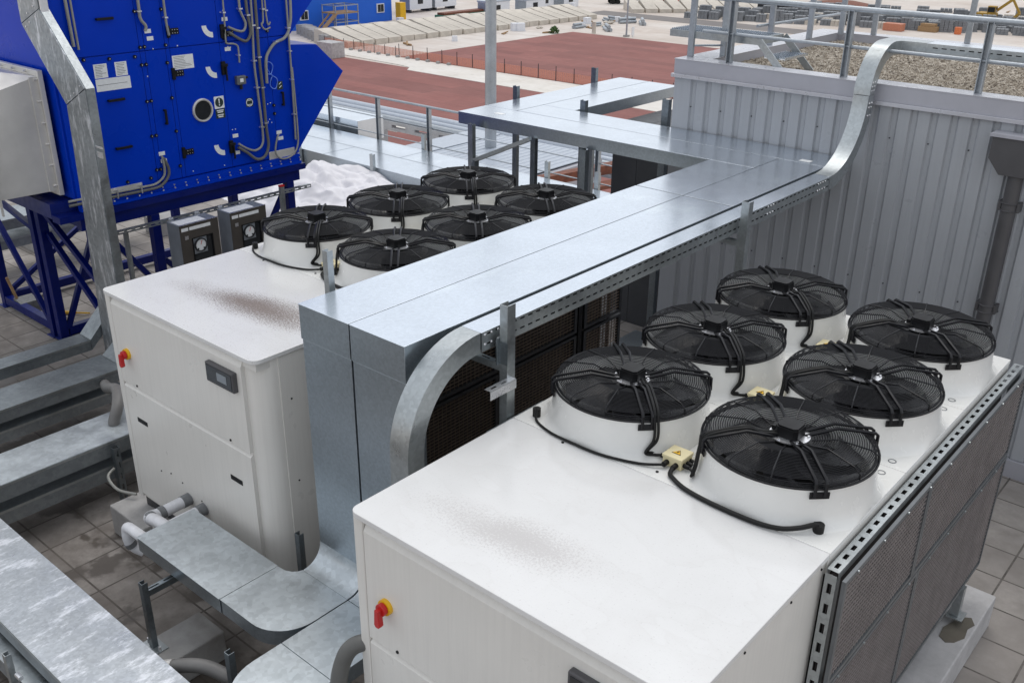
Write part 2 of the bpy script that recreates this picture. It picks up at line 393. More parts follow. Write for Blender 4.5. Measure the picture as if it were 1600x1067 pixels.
# ------------------------------------------------------------------ fans (built once, copied to all twelve places)
TOP = 2.40; W = 2.08; L = 4.336; S0 = 1.336
FX = (.5308, 1.5786); FY = tuple(S0+.4997+j for j in range(3)); RIM = .222
def gz(r):
    pts = [(.10,.036),(.135,.04),(.255,.080),(.43,.060),(.462,.048),(.468,.034)]
    for (a, za), (b, zb) in zip(pts, pts[1:]):
        if a <= r <= b: return RIM+za+(zb-za)*(r-a)/(b-a)
    return RIM+.034
def diag(r, a, z): return (r*cos(a), r*sin(a), z)
FAN = {}
def fan_meshes():
    s = MB().lathe([(.545,.0),(.53,.004),(.514,.015),(.5,.037),(.489,.078),(.481,.135),(.4765,.19),(.4765,.205),(.478,.213),(.478,RIM),(.452,RIM),(.446,.2),(.44,.1),(.44,.03)], n=64)
    s.v = [(max(-.499, min(.499, x)), max(-.4985, min(.4985, y)), z) for x, y, z in s.v]
    FAN['fan_shroud'] = mkmesh('fan_shroud', s, M['white'], smooth=True)
    w = MB().lathe([(.0001,.03),(.438,.03),(.438,.034),(.0001,.034)], n=40)
    FAN['fan_well'] = mkmesh('fan_well', w, M['dark'])
    g = MB(); r = .135
    while r < .463: g.ring((0,0,gz(r)), r, .0027, 60, 4); r += .0128 if r < .42 else .0085
    for z in (.012,.024,.034): g.ring((0,0,RIM+z), .468, .0026, 60, 4)
    g.ring((0,0,RIM+.003), .477, .007, 60, 6); g.ring((0,0,RIM+.005), .458, .006, 60, 6)
    for k in range(12):
        if k % 3 == 0: continue
        a = radians(45+30*k)
        g.tube([diag(.473,a,RIM+.0), diag(.470,a,RIM+.04), diag(.43,a,gz(.43)+.004), diag(.255,a,gz(.255)+.004), diag(.12,a,gz(.12)+.004)], .0042, 5)
    FAN['fan_guard'] = mkmesh('fan_guard', g, M['wire'])
    arms = MB()
    for k in range(4):
        a = radians(45+90*k); n = Vector((-sin(a), cos(a), 0))
        for sgn in (-1, 1):
            p = [Vector(diag(r, a, z)) + n*sgn*(.028 if r > .2 else .022) for r, z in ((.492,RIM-.035),(.490,RIM+.044),(.474,RIM+.058),(.255,RIM+.095),(.08,RIM+.05))]
            arms.tube(p, .0098, 6)
        c = Vector(diag(.486, a, RIM-.028)); t = Vector(diag(1, a, 0))
        arms.bar(c-n*.052, c+n*.052, .008, .036)
    FAN['guard_arm'] = mkmesh('guard_arm', arms, M['wire'], smooth=True)
    m = MB(); q = .067; ch = .02
    poly = [(-q+ch,-q),(q-ch,-q),(q,-q+ch),(q,q-ch),(q-ch,q),(-q+ch,q),(-q,q-ch),(-q,-q+ch)]
    m.prism(poly, 'z', RIM+.045, RIM+.112); m.prism([(x*.9,y*.9) for x, y in poly], 'z', RIM+.112, RIM+.122)
    m.cyl((0,0,.06),(0,0,RIM+.045), .075, 24); m.box(-.10,-.06,-.025,.025,RIM+.05,RIM+.085)
    FAN['motor'] = mkmesh('motor', m, M['black'])
    pl = MB().lathe([(.06,RIM+.047),(.112,RIM+.047),(.112,RIM+.053),(.06,RIM+.053)], n=28)
    for k in range(6):
        a = radians(20+60*k); pl.cyl(diag(.10,a,RIM+.053), diag(.10,a,RIM+.062), .007, 8)
    FAN['motor_plate'] = mkmesh('motor_plate', pl, M['alu'])
    b = MB()
    for k in range(7):
        a0 = 2*pi*k/7; prev = None
        for i in range(9):
            t = i/8; r = .09+.335*t; sw = .55*t*t
            cur = ((r*cos(a0+sw-.0), r*sin(a0+sw), .165-.02*t), (r*cos(a0+sw+.78-.10*t), r*sin(a0+sw+.78-.10*t), .115+.02*t))
            if prev: b.quad(prev[0], cur[0], cur[1], prev[1])
            prev = cur
    FAN['fan_blade'] = mkmesh('fan_blade', b, M['blade'], smooth=True)
    sol = MB()
fan_meshes()
def add_fan(root, x, y):
    sh = link('fan_shroud', FAN['fan_shroud'], root, BASE[root.name]+Vector((x,y,TOP)), (x, y, TOP))
    for n in ('fan_well','fan_guard','guard_arm','motor','motor_plate','fan_blade'): 
        q = link(n, FAN[n], sh, BASE[sh.name])
        if n == 'fan_blade': q.rotation_euler.z = random.uniform(0, 6.28)
    return sh

def rrect(x0, x1, y0, y1, r_fl, r_fr, n=6):
    p = arc(x0+r_fl, y0+r_fl, r_fl, 180, 270, n) + arc(x1-r_fr, y0+r_fr, r_fr, 270, 360, n)
    return p + [(x1, y1), (x0, y1)]
def triangle_sign(x, y, z, s):
    return MB().prism([(x-s, y-s*.55), (x+s, y-s*.55), (x, y+s*1.05)], 'z', z, z+.0015)

def make_chiller(x0, y0, label, lid):
    root = thing('chiller', (x0, y0, 0), label, 'chiller', 'white chillers on the roof')
    O = lambda mb: (setattr(mb, 'v', [(x+x0, y+y0, z) for x, y, z in mb.v]), mb)[1]
    P = lambda n, mb, mat, parent=root, **k: build(n, O(mb), mat, parent, **k)
    # lid: three fan plates and the service plate, thin joints between
    edges = [0, S0, S0+1, S0+2, L]
    for i in range(4):
        a, b = edges[i]+(.0018 if i else 0), edges[i+1]-(.0018 if i < 3 else 0)
        poly = rrect(0, W, a, b, .055, .075) if i == 0 else [(0,a),(W,a),(W,b),(0,b)]
        P('lid_plate', MB().prism(poly, 'z', TOP-.034, TOP), lid if i == 0 else M['white'], bevel=.004)
    P('lid_core', MB().box(.03, W-.03, .04, L-.03, TOP-.10, TOP-.037), M['cream'])
    # cabinet with rounded front corners
    P('cabinet', MB().prism(rrect(.018, W-.018, .05, S0, .05, .17, 8), 'z', .40, TOP-.036), M['cream'], smooth=True)
    P('front_panel', MB().prism([(.018,1.585),(.018,2.292),(.046,2.346),(.062,2.346),(.062,1.585)], 'x', .092, W-.19), M['cream'], label='upper front panel')
    P('front_panel', MB().prism([(.018,.46),(.018,1.545),(.052,1.578),(.062,1.578),(.062,.46)], 'x', .092, W-.19), M['cream'], label='lower front panel')
    P('shadow_gap', MB().box(.09, W-.185, .040, .056, 2.347, 2.363), M['black'])
    P('corner_post', MB().box(.012, .086, .016, .06, .42, 2.36), M['cream'], bevel=.01)
    P('side_panel', MB().box(W-.022, W-.012, .215, S0-.01, .42, TOP-.04), M['cream'])
    fs = MB()
    for y, z in ((.5,2.33),(.95,2.33),(1.28,2.33),(.30,1.3),(.30,2.0)): fs.cyl((W-.013,y,z),(W-.007,y,z),.007,8)
    for x, z in ((.318,1.61),(1.65,1.61),(.5,.86),(.66,.9),(.83,.88),(1.1,.82)): fs.cyl((x,.020,z),(x,.012,z),.010 if z > 1.5 else .006,8)
    split('screw', O(fs), M['black'], root)
    # rotary isolator
    sw = P('isolator_switch', MB().cyl((.25,.018,1.885),(.25,-.006,1.885),.047,24), M['yellow'])
    h = MB().cyl((.25,-.006,1.885),(.25,-.035,1.885),.036,20); h.prism([(.235,1.90),(.265,1.90),(.272,1.80),(.262,1.785),(.238,1.785),(.228,1.80)], 'y', -.062, -.03)
    P('switch_handle', h, M['red'], sw, bevel=.004)
    # flap over the display
    d = P('display_cover', MB().box(1.49,1.835,-.022,.02,2.075,2.235), M['downpipe'], bevel=.008)
    P('display_window', MB().box(1.508,1.817,-.0255,-.02,2.092,2.218), M['pane'], d)
    k = MB().box(1.64,1.76,-.028,-.024,2.125,2.19); P('display_screen', k, M['gaugeside'], d)
    for x in (.235,1.59): P('handle_slot', MB().box(x,x+.15,.0135,.022,1.245,1.285), M['black'])
    # coil section behind, base frame
    P('coil', MB().box(.06, W-.05, S0, L-.02, .46, TOP-.10), M['coil'])
    P('edge_rail', MB().box(W-.02, W-.004, S0, L, TOP-.13, TOP-.036).box(.004,.02,S0,L,TOP-.13,TOP-.036).box(.02,W-.02,L-.016,L-.002,.45,TOP-.036), M['cream'], bevel=.003)
    P('base_frame', MB().box(.05,.13,.06,L-.05,.30,.40).box(W-.13,W-.05,.06,L-.05,.30,.40).box(.13,W-.13,.06,.14,.31,.40).box(.13,W-.13,L-.14,L-.06,.31,.40), M['frame'])
    for j in range(3):
        for i in range(2): add_fan(root, FX[i], FY[j])
    # junction boxes and cables
    for j in range(3):
        cx, cy = 1.0547, FY[j]-.281
        jb = P('junction_box', MB().box(cx-.062,cx+.062,cy-.062,cy+.062,TOP,TOP+.052), M['jbox'], bevel=.005)
        P('box_cover', MB().box(cx-.066,cx+.066,cy-.066,cy+.066,TOP+.053,TOP+.072), M['jbox'], jb, bevel=.004)
        P('warning_sign', triangle_sign(cx, cy-.004, TOP+.0722, .030), M['black'], jb)
        P('warning_triangle', triangle_sign(cx, cy-.004, TOP+.0739, .0245), M['yellow'], jb)
        bolt = MB().prism([(cx+.004,cy+.016),(cx-.007,cy-.001),(cx-.001,cy-.001),(cx-.004,cy-.014),(cx+.007,cy+.003),(cx+.001,cy+.003)], 'z', TOP+.0756, TOP+.0768)
        P('warning_bolt', bolt, M['black'], jb)
        gl = MB()
        for dx, dy in ((-.03,-1),(.03,-1)): gl.cyl((cx+dx,cy-.062,TOP+.028),(cx+dx,cy-.10,TOP+.026),.016,12)
        for dy in (-.035,0,.035): gl.cyl((cx+.062,cy+dy,TOP+.028),(cx+.098,cy+dy,TOP+.026),.013,10)
        for dy in (-.02,.03): gl.cyl((cx-.062,cy+dy,TOP+.028),(cx-.098,cy+dy,TOP+.026),.013,10)
        split('cable_gland', O(gl), M['rubber'], jb, smooth=True)
        # left fan: cables down the arm towards the box
        fx, fy = FX[0], FY[j]; a = radians(-45); n = Vector((-sin(a), cos(a), 0))
        for o in (0, .02):
            q = [Vector((fx,fy,TOP))+Vector(diag(r,a,z))+n*(.042+o) for r, z in ((.07,RIM+.07),(.16,RIM+.082),(.255,RIM+.110),(.44,RIM+.078),(.492,RIM+.02),(.503,RIM-.10))]
            q += [Vector((fx+.365,fy-.375+o,TOP+.05)), Vector((cx-.13,cy-.05+o*2,TOP+.028)), Vector((cx-.095,cy-.02+o*2.4,TOP+.026))]
            P('fan_cable', MB().tube(smoothpath(q), .0085, 7), M['rubber'], smooth=True)
        # right fan: cables along the arm that points back at the box
        fx = FX[1]; a = radians(-135); n = Vector((-sin(a), cos(a), 0))
        for o in (0, .02):
            q = [Vector((fx,fy,TOP))+Vector(diag(r,a,z))+n*(-.006+o) for r, z in ((.07,RIM+.068),(.17,RIM+.078),(.255,RIM+.106),(.45,RIM+.072),(.495,RIM+.01),(.512,RIM-.12))]
            q += [Vector((fx-.37,fy-.385+o,TOP+.03)), Vector((cx+.13,cy-.05+o*3,TOP+.022)), Vector((cx+.095,cy-.035+o*3,TOP+.026))]
            P('fan_cable', MB().tube(smoothpath(q), .0085, 7), M['rubber'], smooth=True)
    j0 = FY[0]-.281
    q = [(.096,1.45,TOP+.05),(.11,1.43,TOP+.055),(.15,1.385,TOP+.012),(.30,1.33,TOP+.011),(.473,1.318,TOP+.011),(.68,1.325,TOP+.011),(.90,1.39,TOP+.012),(1.0247,j0-.10,TOP+.026)]
    P('fan_cable', MB().tube(smoothpath(q), .0085, 7), M['rubber'], smooth=True, label='thin cable running left to the cable entry')
    q = [(1.0847,j0-.10,TOP+.026),(1.095,j0-.14,TOP+.016),(1.13,1.385,TOP+.016),(1.24,1.335,TOP+.015),(1.42,1.308,TOP+.015),(1.66,1.305,TOP+.016),(1.80,1.328,TOP+.024),(1.885,1.385,TOP+.036),(1.935,1.44,TOP+.048),(1.952,1.471,TOP+.03)]
    P('fan_cable', MB().tube(smoothpath(q), .0135, 8), M['rubber'], smooth=True, label='thick cable sweeping right to the cable entry')
    e = MB().cyl((.096,1.45,TOP),(.096,1.45,TOP+.055),.026,14).cyl((1.952,1.471,TOP),(1.952,1.471,TOP+.045),.03,14)
    split('cable_entry', O(e), M['rubber'], root, smooth=True)
    rv = MB()
    for y in (2.247,2.409,3.26,3.42,4.2): rv.lathe([(.024,TOP+.0),(.024,TOP+.002),(.019,TOP+.003),(.019,TOP)], (1.975,y,0), 20)
    split('plug_cap', O(rv), M['greyframe'], root)
    pk = MB()
    for x, y in ((1.02,1.40),(1.86,1.43),(.42,1.30)): pk.cyl((x,y,TOP),(x,y,TOP+.005),.009,10)
    split('rivet', O(pk), M['black'], root)
    return root
front = make_chiller(0, 0, 'nearest white chiller with six black fans and a faint dust patch on its lid', M['lid_f'])
back = make_chiller(-3.929, .72, 'white chiller behind the metal trunking with a dark gritty stain on its lid', M['lid_b'])

# ------------------------------------------------------------------ mesh guards along the coils
def wiremesh(x, y0, y1, z0, z1, py, pz, t):
    m = MB(); n = int((y1-y0)/py)
    for i in range(1, n): y = y0+(y1-y0)*i/n; m.box(x-t/2, x+t/2, y-t/2, y+t/2, z0, z1)
    n = int((z1-z0)/pz)
    for i in range(1, n): z = z0+(z1-z0)*i/n; m.box(x-t/2+.0035, x+t/2+.0035, y0, y1, z-t/2, z+t/2)
    return m
sc = thing('mesh_screen', (2.16, 2.8, .3), 'slotted strut frame with fine wire mesh along the right side of the nearest chiller', 'guard')
YA, YB, ZA, ZB, XS = 1.30, 4.44, .62, 2.30, 2.185
build('coil_face', MB().box(W-.004, W+.004, 1.40, 4.30, .48, 2.24), M['fin'], sc)
r = MB().slot((2.09, YA, 2.335), (0,1,0), (1,0,0), 3.14, .062, [(.020,.042)], .048, .098)
r.box(2.09,2.093,YA,4.44,2.293,2.333).box(2.149,2.152,YA,4.44,2.293,2.333)
build('slotted_rail', r, M['strut'], sc)
r = MB().slot((2.09, YA-.012, .55), (0,0,1), (1,0,0), 1.77, .06, [(.018,.042)], .06, .125)
r.box(2.09,2.093,YA-.01,YA+.04,.55,2.29).box(2.147,2.15,YA-.01,YA+.04,.55,2.29)
build('slotted_post', r, M['strut'], sc)
r = MB().box(2.14,2.15,4.40,4.44,.45,2.29).box(2.09,2.14,4.40,4.403,.45,2.29)
build('end_post', r, M['strutdark'], sc)
f = MB()
for y0, y1, z0, z1 in ((YA,2.50,1.62,ZB),(2.505,YB,1.62,ZB),(YA,2.62,ZA,1.61),(2.625,YB,ZA,1.61)):
    for a in (y0+.014, y1-.014): f.box(XS-.012, XS+.008, a-.014, a+.014, z0+.028, z1-.028)
    for a in (z0+.014, z1-.014): f.box(XS-.012, XS+.008, y0, y1, a-.014, a+.014)
build('screen_frame', f, M['greyframe'], sc)
for y0, y1, z0, z1 in ((YA,2.50,1.62,ZB),(2.505,YB,1.62,ZB),(YA,2.62,ZA,1.61),(2.625,YB,ZA,1.61)):
    build('mesh_panel', wiremesh(XS-.004, y0+.028, y1-.028, z0+.028, z1-.028, .034, .030, .0068), M['mesh'], sc)
bo = MB()
for i in range(9):
    y = YA+.15+i*.34
    for z in (2.286,1.60): bo.cyl((XS+.008,y,z),(XS+.016,y,z),.008,8)
split('bolt', bo, M['strut'], sc)
ft = MB().box(2.15,2.21,4.02,4.09,.37,.62).box(2.13,2.25,3.99,4.12,.355,.366)
build('foot', ft, M['strut'], sc)

sb = thing('mesh_screen', (-1.79, 3.5, .3), 'charcoal framed coarse mesh screen in shade on the right side of the rear chiller', 'guard')
build('coil_face', MB().box(-1.853,-1.846,2.1,5.04,.5,2.22), M['coil'], sb)
f = MB(); segs = ((2.08,3.20),(3.26,4.36),(4.48,5.12))
for y0, y1 in segs:
    for z0, z1 in ((.60,1.42),(1.45,2.26)):
        for a in (y0+.02, y1-.02): f.box(-1.80,-1.765,a-.02,a+.02,z0+.025,z1-.025)
        for a in (z0+.0125, z1-.0125): f.box(-1.80,-1.765,y0,y1,a-.0125,a+.0125)
build('screen_frame', f, M['frame'], sb)
for y0, y1 in segs:
    for z0, z1 in ((.60,1.42),(1.45,2.26)):
        build('mesh_panel', wiremesh(-1.78, y0+.04, y1-.04, z0+.025, z1-.025, .05, .032, .006), M['meshbr'], sb)
build('centre_post', MB().box(-1.83,-1.77,4.39,4.45,.3,2.28), M['black'], sb)
build('pipe_cover', MB().cyl((-1.828,4.86,.55),(-1.828,4.86,2.2),.017,12).cyl((-1.828,4.92,.55),(-1.828,4.92,2.2),.017,12), M['pvc'], sb, smooth=True)
sl = build('slotted_bracket', MB().slot((-.085,1.18,2.33),(0,1,0),(1,0,0),.55,.05,[(.015,.035)],.06,.12,.003).slot((-.085,2.5,2.33),(0,1,0),(1,0,0),1.8,.05,[(.015,.035)],.06,.12,.003).box(-.085,-.081,1.18,4.3,2.28,2.327), M['strut'])
tag(sl, 'slotted steel strut rail along the hidden left edge of the nearest chiller', 'rail')

# plinth blocks under the machines
def block(x0,x1,y0,y1,z1,label,mat='block',group='concrete plinth blocks'):
    o = build('concrete_block', MB().box(x0,x1,y0,y1,.0,z1), M[mat], bevel=.012); return tag(o, label, 'block', group)
block(1.60,2.345,-.4,4.58,.30,'long pale concrete plinth under the right side of the nearest chiller','blocklt')
block(-.1,.45,.1,4.4,.30,'concrete plinth under the left side of the nearest chiller')
block(-4.12,-3.55,.54,.98,.30,'concrete block under the front left corner of the rear chiller')
block(-3.54,-2.2,.62,1.0,.298,'concrete block under the front edge of the rear chiller beside the white pipes')
block(-4.1,-3.5,4.4,5.1,.30,'concrete block under the far left corner of the rear chiller')
block(-2.3,-1.7,1.5,5.1,.297,'concrete plinth under the right side of the rear chiller')
block(-2.30,-1.96,-.75,.29,.26,'rust stained concrete block carrying the slotted post near the floor trunking')
st = build('cement_patch', MB().prism([(2.16,3.80),(2.22,3.76),(2.27,3.80),(2.315,3.9),(2.30,4.02),(2.325,4.10),(2.28,4.17),(2.22,4.13),(2.19,4.05),(2.15,3.92)],'z',.300,.306), concrete('mortar_patch',(.14,.125,.1)))
tag(st, 'dark cement smear on the long pale plinth by the screen foot', 'mortar')

# ------------------------------------------------------------------ pipe trunking: two runs side by side
ZT = 2.935
xa0, xa1, xb0, xb1 = -1.408, -.9165, -.9045, -.412
y0, y1, y2, y3 = 6.036, 6.553, 6.565, 7.075
xc0, xc1, xc2, xc3 = -4.957, -4.457, -4.445, -3.942
TZ0 = 2.70
LA = 'galvanised trunking run on the left, turning at the floor past the white pipes'
LB = 'galvanised trunking run on the right, next to the perforated cable tray'
for which in (0, 1):
    xa, xb = (xa0, xa1) if which == 0 else (xb0, xb1)
    t = thing('pipe_trunking', ((xa+xb)/2, .9, .74), LA if which == 0 else LB, 'trunking', 'galvanised pipe trunking runs')
    B = lambda n, mb, mat=M['cover'], **k: build(n, mb, mat, t, **k)
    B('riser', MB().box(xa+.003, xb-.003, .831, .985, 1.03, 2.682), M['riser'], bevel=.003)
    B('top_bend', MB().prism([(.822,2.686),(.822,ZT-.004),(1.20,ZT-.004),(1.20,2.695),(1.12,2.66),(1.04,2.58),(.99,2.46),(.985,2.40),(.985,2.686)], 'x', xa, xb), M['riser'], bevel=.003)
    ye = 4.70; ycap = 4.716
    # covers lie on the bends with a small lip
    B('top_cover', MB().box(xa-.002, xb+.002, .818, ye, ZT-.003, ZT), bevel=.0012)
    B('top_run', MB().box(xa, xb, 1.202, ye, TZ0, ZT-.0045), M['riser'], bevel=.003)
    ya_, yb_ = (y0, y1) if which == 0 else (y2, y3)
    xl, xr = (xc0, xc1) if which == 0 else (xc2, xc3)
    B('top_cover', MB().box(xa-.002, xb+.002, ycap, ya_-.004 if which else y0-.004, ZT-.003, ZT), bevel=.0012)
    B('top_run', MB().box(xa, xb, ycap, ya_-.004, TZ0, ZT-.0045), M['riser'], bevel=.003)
    z0c = TZ0+.09
    B('joint_shade_strip', MB().box(xa+.005,xb-.005,ye+.003,ycap-.003,ZT-.05,ZT-.012), M['jointshade'])  # dark strips added in the open joints so they look shaded
    if which == 0:
        B('joint_shade_strip', MB().box(xa1+.003,xb0-.003,1.3,y0-.05,ZT-.12,ZT-.015), M['jointshade'])
        B('joint_shade_strip', MB().box(xc0+.3,xb1-.05,y1+.002,y2-.002,ZT-.10,ZT-.015), M['jointshade'])
        B('joint_shade_strip', MB().box(xc1+.002,xc2-.002,y3+.05,9.4,ZT-.10,ZT-.015), M['jointshade'])
        B('joint_shade_strip', MB().box(xa1+.003,xb0-.003,.86,.98,1.1,2.7), M['jointshade'])
    B('cross_cover', MB().box(xl, xb+.002, ya_, yb_, ZT-.003, ZT), bevel=.0012)
    B('cross_run', MB().box(xl+.002, xb, ya_+.002, yb_-.002, z0c, ZT-.0045), M['riser'], bevel=.003)
    B('far_cover', MB().box(xl, xr, yb_+.006, 9.5, ZT-.003, ZT), bevel=.0012)
    B('far_run', MB().box(xl+.002, xr-.002, yb_+.006, 9.5, z0c, ZT-.0045), M['riser'], bevel=.003)
    fil = arc(.67, 1.06, .16, 270, 360, 8)     # fillet from floor to riser
    B('floor_bend', MB().prism([(.66,.79),(.66,.90)] + [(p, q) for p, q in fil[1:]] + [(.985,1.06),(.985,.79)], 'x', xa+.002, xb-.002), M['floorcover'], smooth=True)
    if which == 0:
        poly = [(-1.578,.075)] + arc(-1.205,.365,.29,270,360,10) + [(-.915,.658),(-1.408,.658)] + [(-1.42,.63),(-1.45,.595),(-1.50,.572),(-1.578,.565)]
        B('corner_cover', MB().prism(poly, 'z', .896, .90), M['floorcover'])
        B('corner_side', MB().prism([((x+1.25)*.985-1.25, (y-.38)*.98+.38) for x, y in poly], 'z', .775, .8955), M['riser'])
        B('floor_cover', MB().box(-2.668,-1.583,.07,.57,.897,.902), M['floorcover'], bevel=.002)
        B('floor_run', MB().box(-2.662,-1.583,.076,.564,.775,.8965), M['riser'])
    else:
        B('floor_cover', MB().box(-.906,-.40,.093,.656,.896,.90), M['floorcover'], bevel=.002)
        B('floor_run', MB().box(-.902,-.405,.093,.656,.775,.8955), M['riser'])
        poly = [(-.906,.088),(-.906,-.13)] + arc(-.556,-.13,.35,180,270,10)[1:] + [(.3,-.48),(.3,-.10)] + [(-.25,-.10)] + [(-.33,-.07),(-.38,-.02),(-.40,.088)]
        B('corner_cover', MB().prism(poly, 'z', .896, .90), M['floorcover'])
        B('corner_side', MB().prism([((x+.4)*.985-.4, (y+.15)*.985-.15) for x, y in poly], 'z', .775, .8955), M['riser'])
    tg = MB()
    if which == 0:
        tg.box(-4.55,-4.42,6.24,6.32,ZT+.0005,ZT+.0015)
    else:
        tg.box(-.72,-.60,6.62,6.70,ZT+.0005,ZT+.0015)
    B('sticker', tg, M['paper'])

# ------------------------------------------------------------------ perforated cable tray beside the trunking
XT0, XT1 = -.352, -.195; TZB, TZT = 2.812, 2.945
ct = thing('cable_tray', (-.27, 3.5, 2.4), 'perforated galvanised cable tray curving up the clad wall beside the trunking', 'cable tray')
def curvedbox(path, x0, x1, th):
    """covered tray bent in a vertical plane: path = (y, z, ny, nz)"""
    m = MB(); n = len(path); b = 0
    for y, z, ny, nz in path:
        m.v += [(x0,y,z),(x1,y,z),(x1,y+ny*th,z+nz*th),(x0,y+ny*th,z+nz*th)]
    m.f.append((0,1,2,3)); m.f.append(((n-1)*4+3,(n-1)*4+2,(n-1)*4+1,(n-1)*4))
    for i in range(n-1):
        for k in range(4):
            l = (k+1) % 4; m.f.append((i*4+k,(i+1)*4+k,(i+1)*4+l,i*4+l))
    return m
# descending bend: outside of bend faces up and towards -y
pts = []
for i in range(17):
    a = radians(180-90*i/16); pts.append((1.25+.5*cos(a), 2.312+.5*sin(a), cos(a), sin(a)))
yb_end = pts[-1][0]
pre = [(pts[0][0], .95, -1, 0)]
build('curved_drop', curvedbox(pre+pts, XT0, XT1, .133), M['strut'], ct, smooth=True)
YS0, YS1 = yb_end+.01, 6.20
side = MB().slot((XT1,YS0,TZB),(0,1,0),(0,0,1),YS1-YS0,TZT-TZB-.004,[(.038,.050),(.104,.116)],.045,.078,.002,.05)
side.slot((XT0,YS0,TZB),(0,1,0),(0,0,1),YS1-YS0,TZT-TZB-.004,[],.05,.08,.002)
side.box(XT0+.0025, XT1-.0025, YS0, YS1, TZB, TZB+.002)
build('tray_side', side, M['strut'], ct)
build('tray_inside', MB().box(XT0+.012,XT1-.012,YS0+.01,YS1-.01,TZB+.01,TZT-.02), M['dark'], ct)
build('tray_cover', MB().box(XT0-.003,XT1+.003,YS0-.006,YS1+.004,TZT-.0035,TZT), M['cover'], ct, bevel=.001)
bl = MB()
for y0_ in (YS0+.03, YS0+.09, YS0+.15): 
    for z in (TZB+.045, TZB+.11): bl.lathe([(.0001,.007),(.007,.005),(.009,0)], (XT1,y0_,z), 8, 'x')
for y0_ in (4.95,5.0,5.05,5.95,6.0,6.05,6.1):
    for z in (TZB+.045, TZB+.11): bl.lathe([(.0001,.007),(.007,.005),(.009,0)], (XT1,y0_,z), 8, 'x')
split('coupling_bolt', bl, M['alu'], ct)
# up the wall
R2 = .647; pts = []
for i in range(15):
    a = radians(-90+90*i/14); pts.append((6.21+(R2+.133)*cos(a), TZB+.133+R2+(R2+.133)*sin(a), -cos(a), -sin(a)))
cb = curvedbox(pts+[(6.99,3.615,-1,0)], XT0, XT1, .133)
build('wall_bend', cb, M['strut'], ct, smooth=True)
pts = [(6.99,3.62,-1,0)] + [(6.99+.34-.34*cos(radians(90*i/12)), 3.62+.34*sin(radians(90*i/12)), -cos(radians(90*i/12)), sin(radians(90*i/12))) for i in range(13)]
build('roof_bend', curvedbox(pts, XT0-.004, XT1+.004, .13), M['strut'], ct, smooth=True)
yr0, yr1 = 7.42, 7.62; zr0, zr1 = 3.955, 4.085
build('roof_elbow', MB().prism([(XT0-.004,7.335),(XT1+.004,7.335),(XT1+.03,yr0),(.08,yr0),(.08,yr1),(XT0-.004,yr1)],'z',zr0+.005,zr1+.006), M['strut'], ct, bevel=.002)
s2 = MB().slot((.08,yr0,zr0),(1,0,0),(0,0,1),4.2,.13,[(.03,.04),(.09,.10)],.05,.085,.002,.06)
s2.box(.08,4.28,yr0+.003,yr1,zr0,zr0+.003).box(.08,4.28,yr1-.002,yr1,zr0+.004,zr0+.13)
build('tray_side', s2, M['strut'], ct)
build('tray_cover', MB().box(.075,4.28,yr0-.003,yr1+.003,zr0+.1305,zr0+.134), M['cover'], ct)
build('tray_inside', MB().box(.09,4.2,yr0+.012,yr1-.012,zr0+.01,zr0+.12), M['dark'], ct)
bl = MB()
for z in (3.66,3.70,3.74,3.50,3.54,3.42): bl.lathe([(.0001,.008),(.008,.006),(.011,0)], (XT1+.001,6.90,z), 8, 'x').lathe([(.0001,.008),(.008,.006),(.011,0)], (XT1+.001,6.955,z), 8, 'x')
split('coupling_bolt', bl, M['alu'], ct)

# ------------------------------------------------------------------ strut posts
def channel(mb, x, y, z0, z1, w=.041, d=.041, t=.003, ax='y+'):
    """open strut channel; the slot faces ax"""
    w2, d2 = w/2, d/2
    mb.box(x-w2,x-w2+t,y-d2,y+d2,z0,z1).box(x+w2-t,x+w2,y-d2,y+d2,z0,z1)
    if ax == 'y+': mb.box(x-w2+t,x+w2-t,y-d2,y-d2+t,z0,z1)
    else: mb.box(x-w2+t,x+w2-t,y+d2-t,y+d2,z0,z1)
    return mb
def post(x, y, z1, label, mat='strut', w=.06, d=.045, z0=0, ax='y+', group='slotted steel posts'):
    t = thing('strut_post', (x,y,z0), label, 'post', group)
    build('channel', channel(MB(), x, y, z0+.008, z1, w, d, .004, ax), M[mat], t)
    build('base_plate', MB().box(x-.06,x+.06,y-.06,y+.06,z0,z0+.008), M[mat], t)
    return t
t = post(-.125, 1.42, 3.105, 'pale steel post in front of the curved end of the cable tray', w=.062, d=.075)
a = MB().slot((-.47,1.385,2.70),(1,0,0),(0,1,0),.37,.045,[(.016,.03)],.07,.11,.003).box(-.47,-.10,1.383,1.387,2.655,2.697)
build('bracket_arm', a, M['strut'], t)
a = MB().slot((-.10,1.18,2.62),(0,1,0),(1,0,0),.24,.05,[(.018,.034)],.05,.09,.003).box(-.053,-.049,1.18,1.42,2.56,2.617)
build('bracket_foot', a, M['alu'], t)
build('clamp', MB().box(-.168,-.158,1.36,1.46,2.70,2.88).box(-.157,-.09,1.379,1.3815,2.71,2.86), M['strutdark'], t)
t = post(-.125, 4.42, 3.10, 'steel post with a short bracket halfway along the cable tray', w=.07, d=.07)
build('bracket_arm', MB().slot((-.46,4.39,2.755),(1,0,0),(0,1,0),.30,.05,[(.018,.032)],.07,.11,.003).box(-.46,-.16,4.387,4.391,2.71,2.752), M['strut'], t)
post(-1.50, 1.16, 3.19, 'short topped steel post behind the front of the trunking beside the stained lid', w=.05, d=.05)
t = post(-4.63, 5.93, 2.845, 'steel post with sloping brackets under the left corner of the trunking', 'strut', w=.075, d=.06)
a = MB().bar((-4.60,5.96,2.40),(-4.20,6.95,2.66),.045,.045); build('bracket_arm', a, M['strut'], t)
a = MB().bar((-4.60,5.90,2.40),(-3.75,5.99,2.79),.045,.04); build('bracket_arm', a, M['strut'], t)
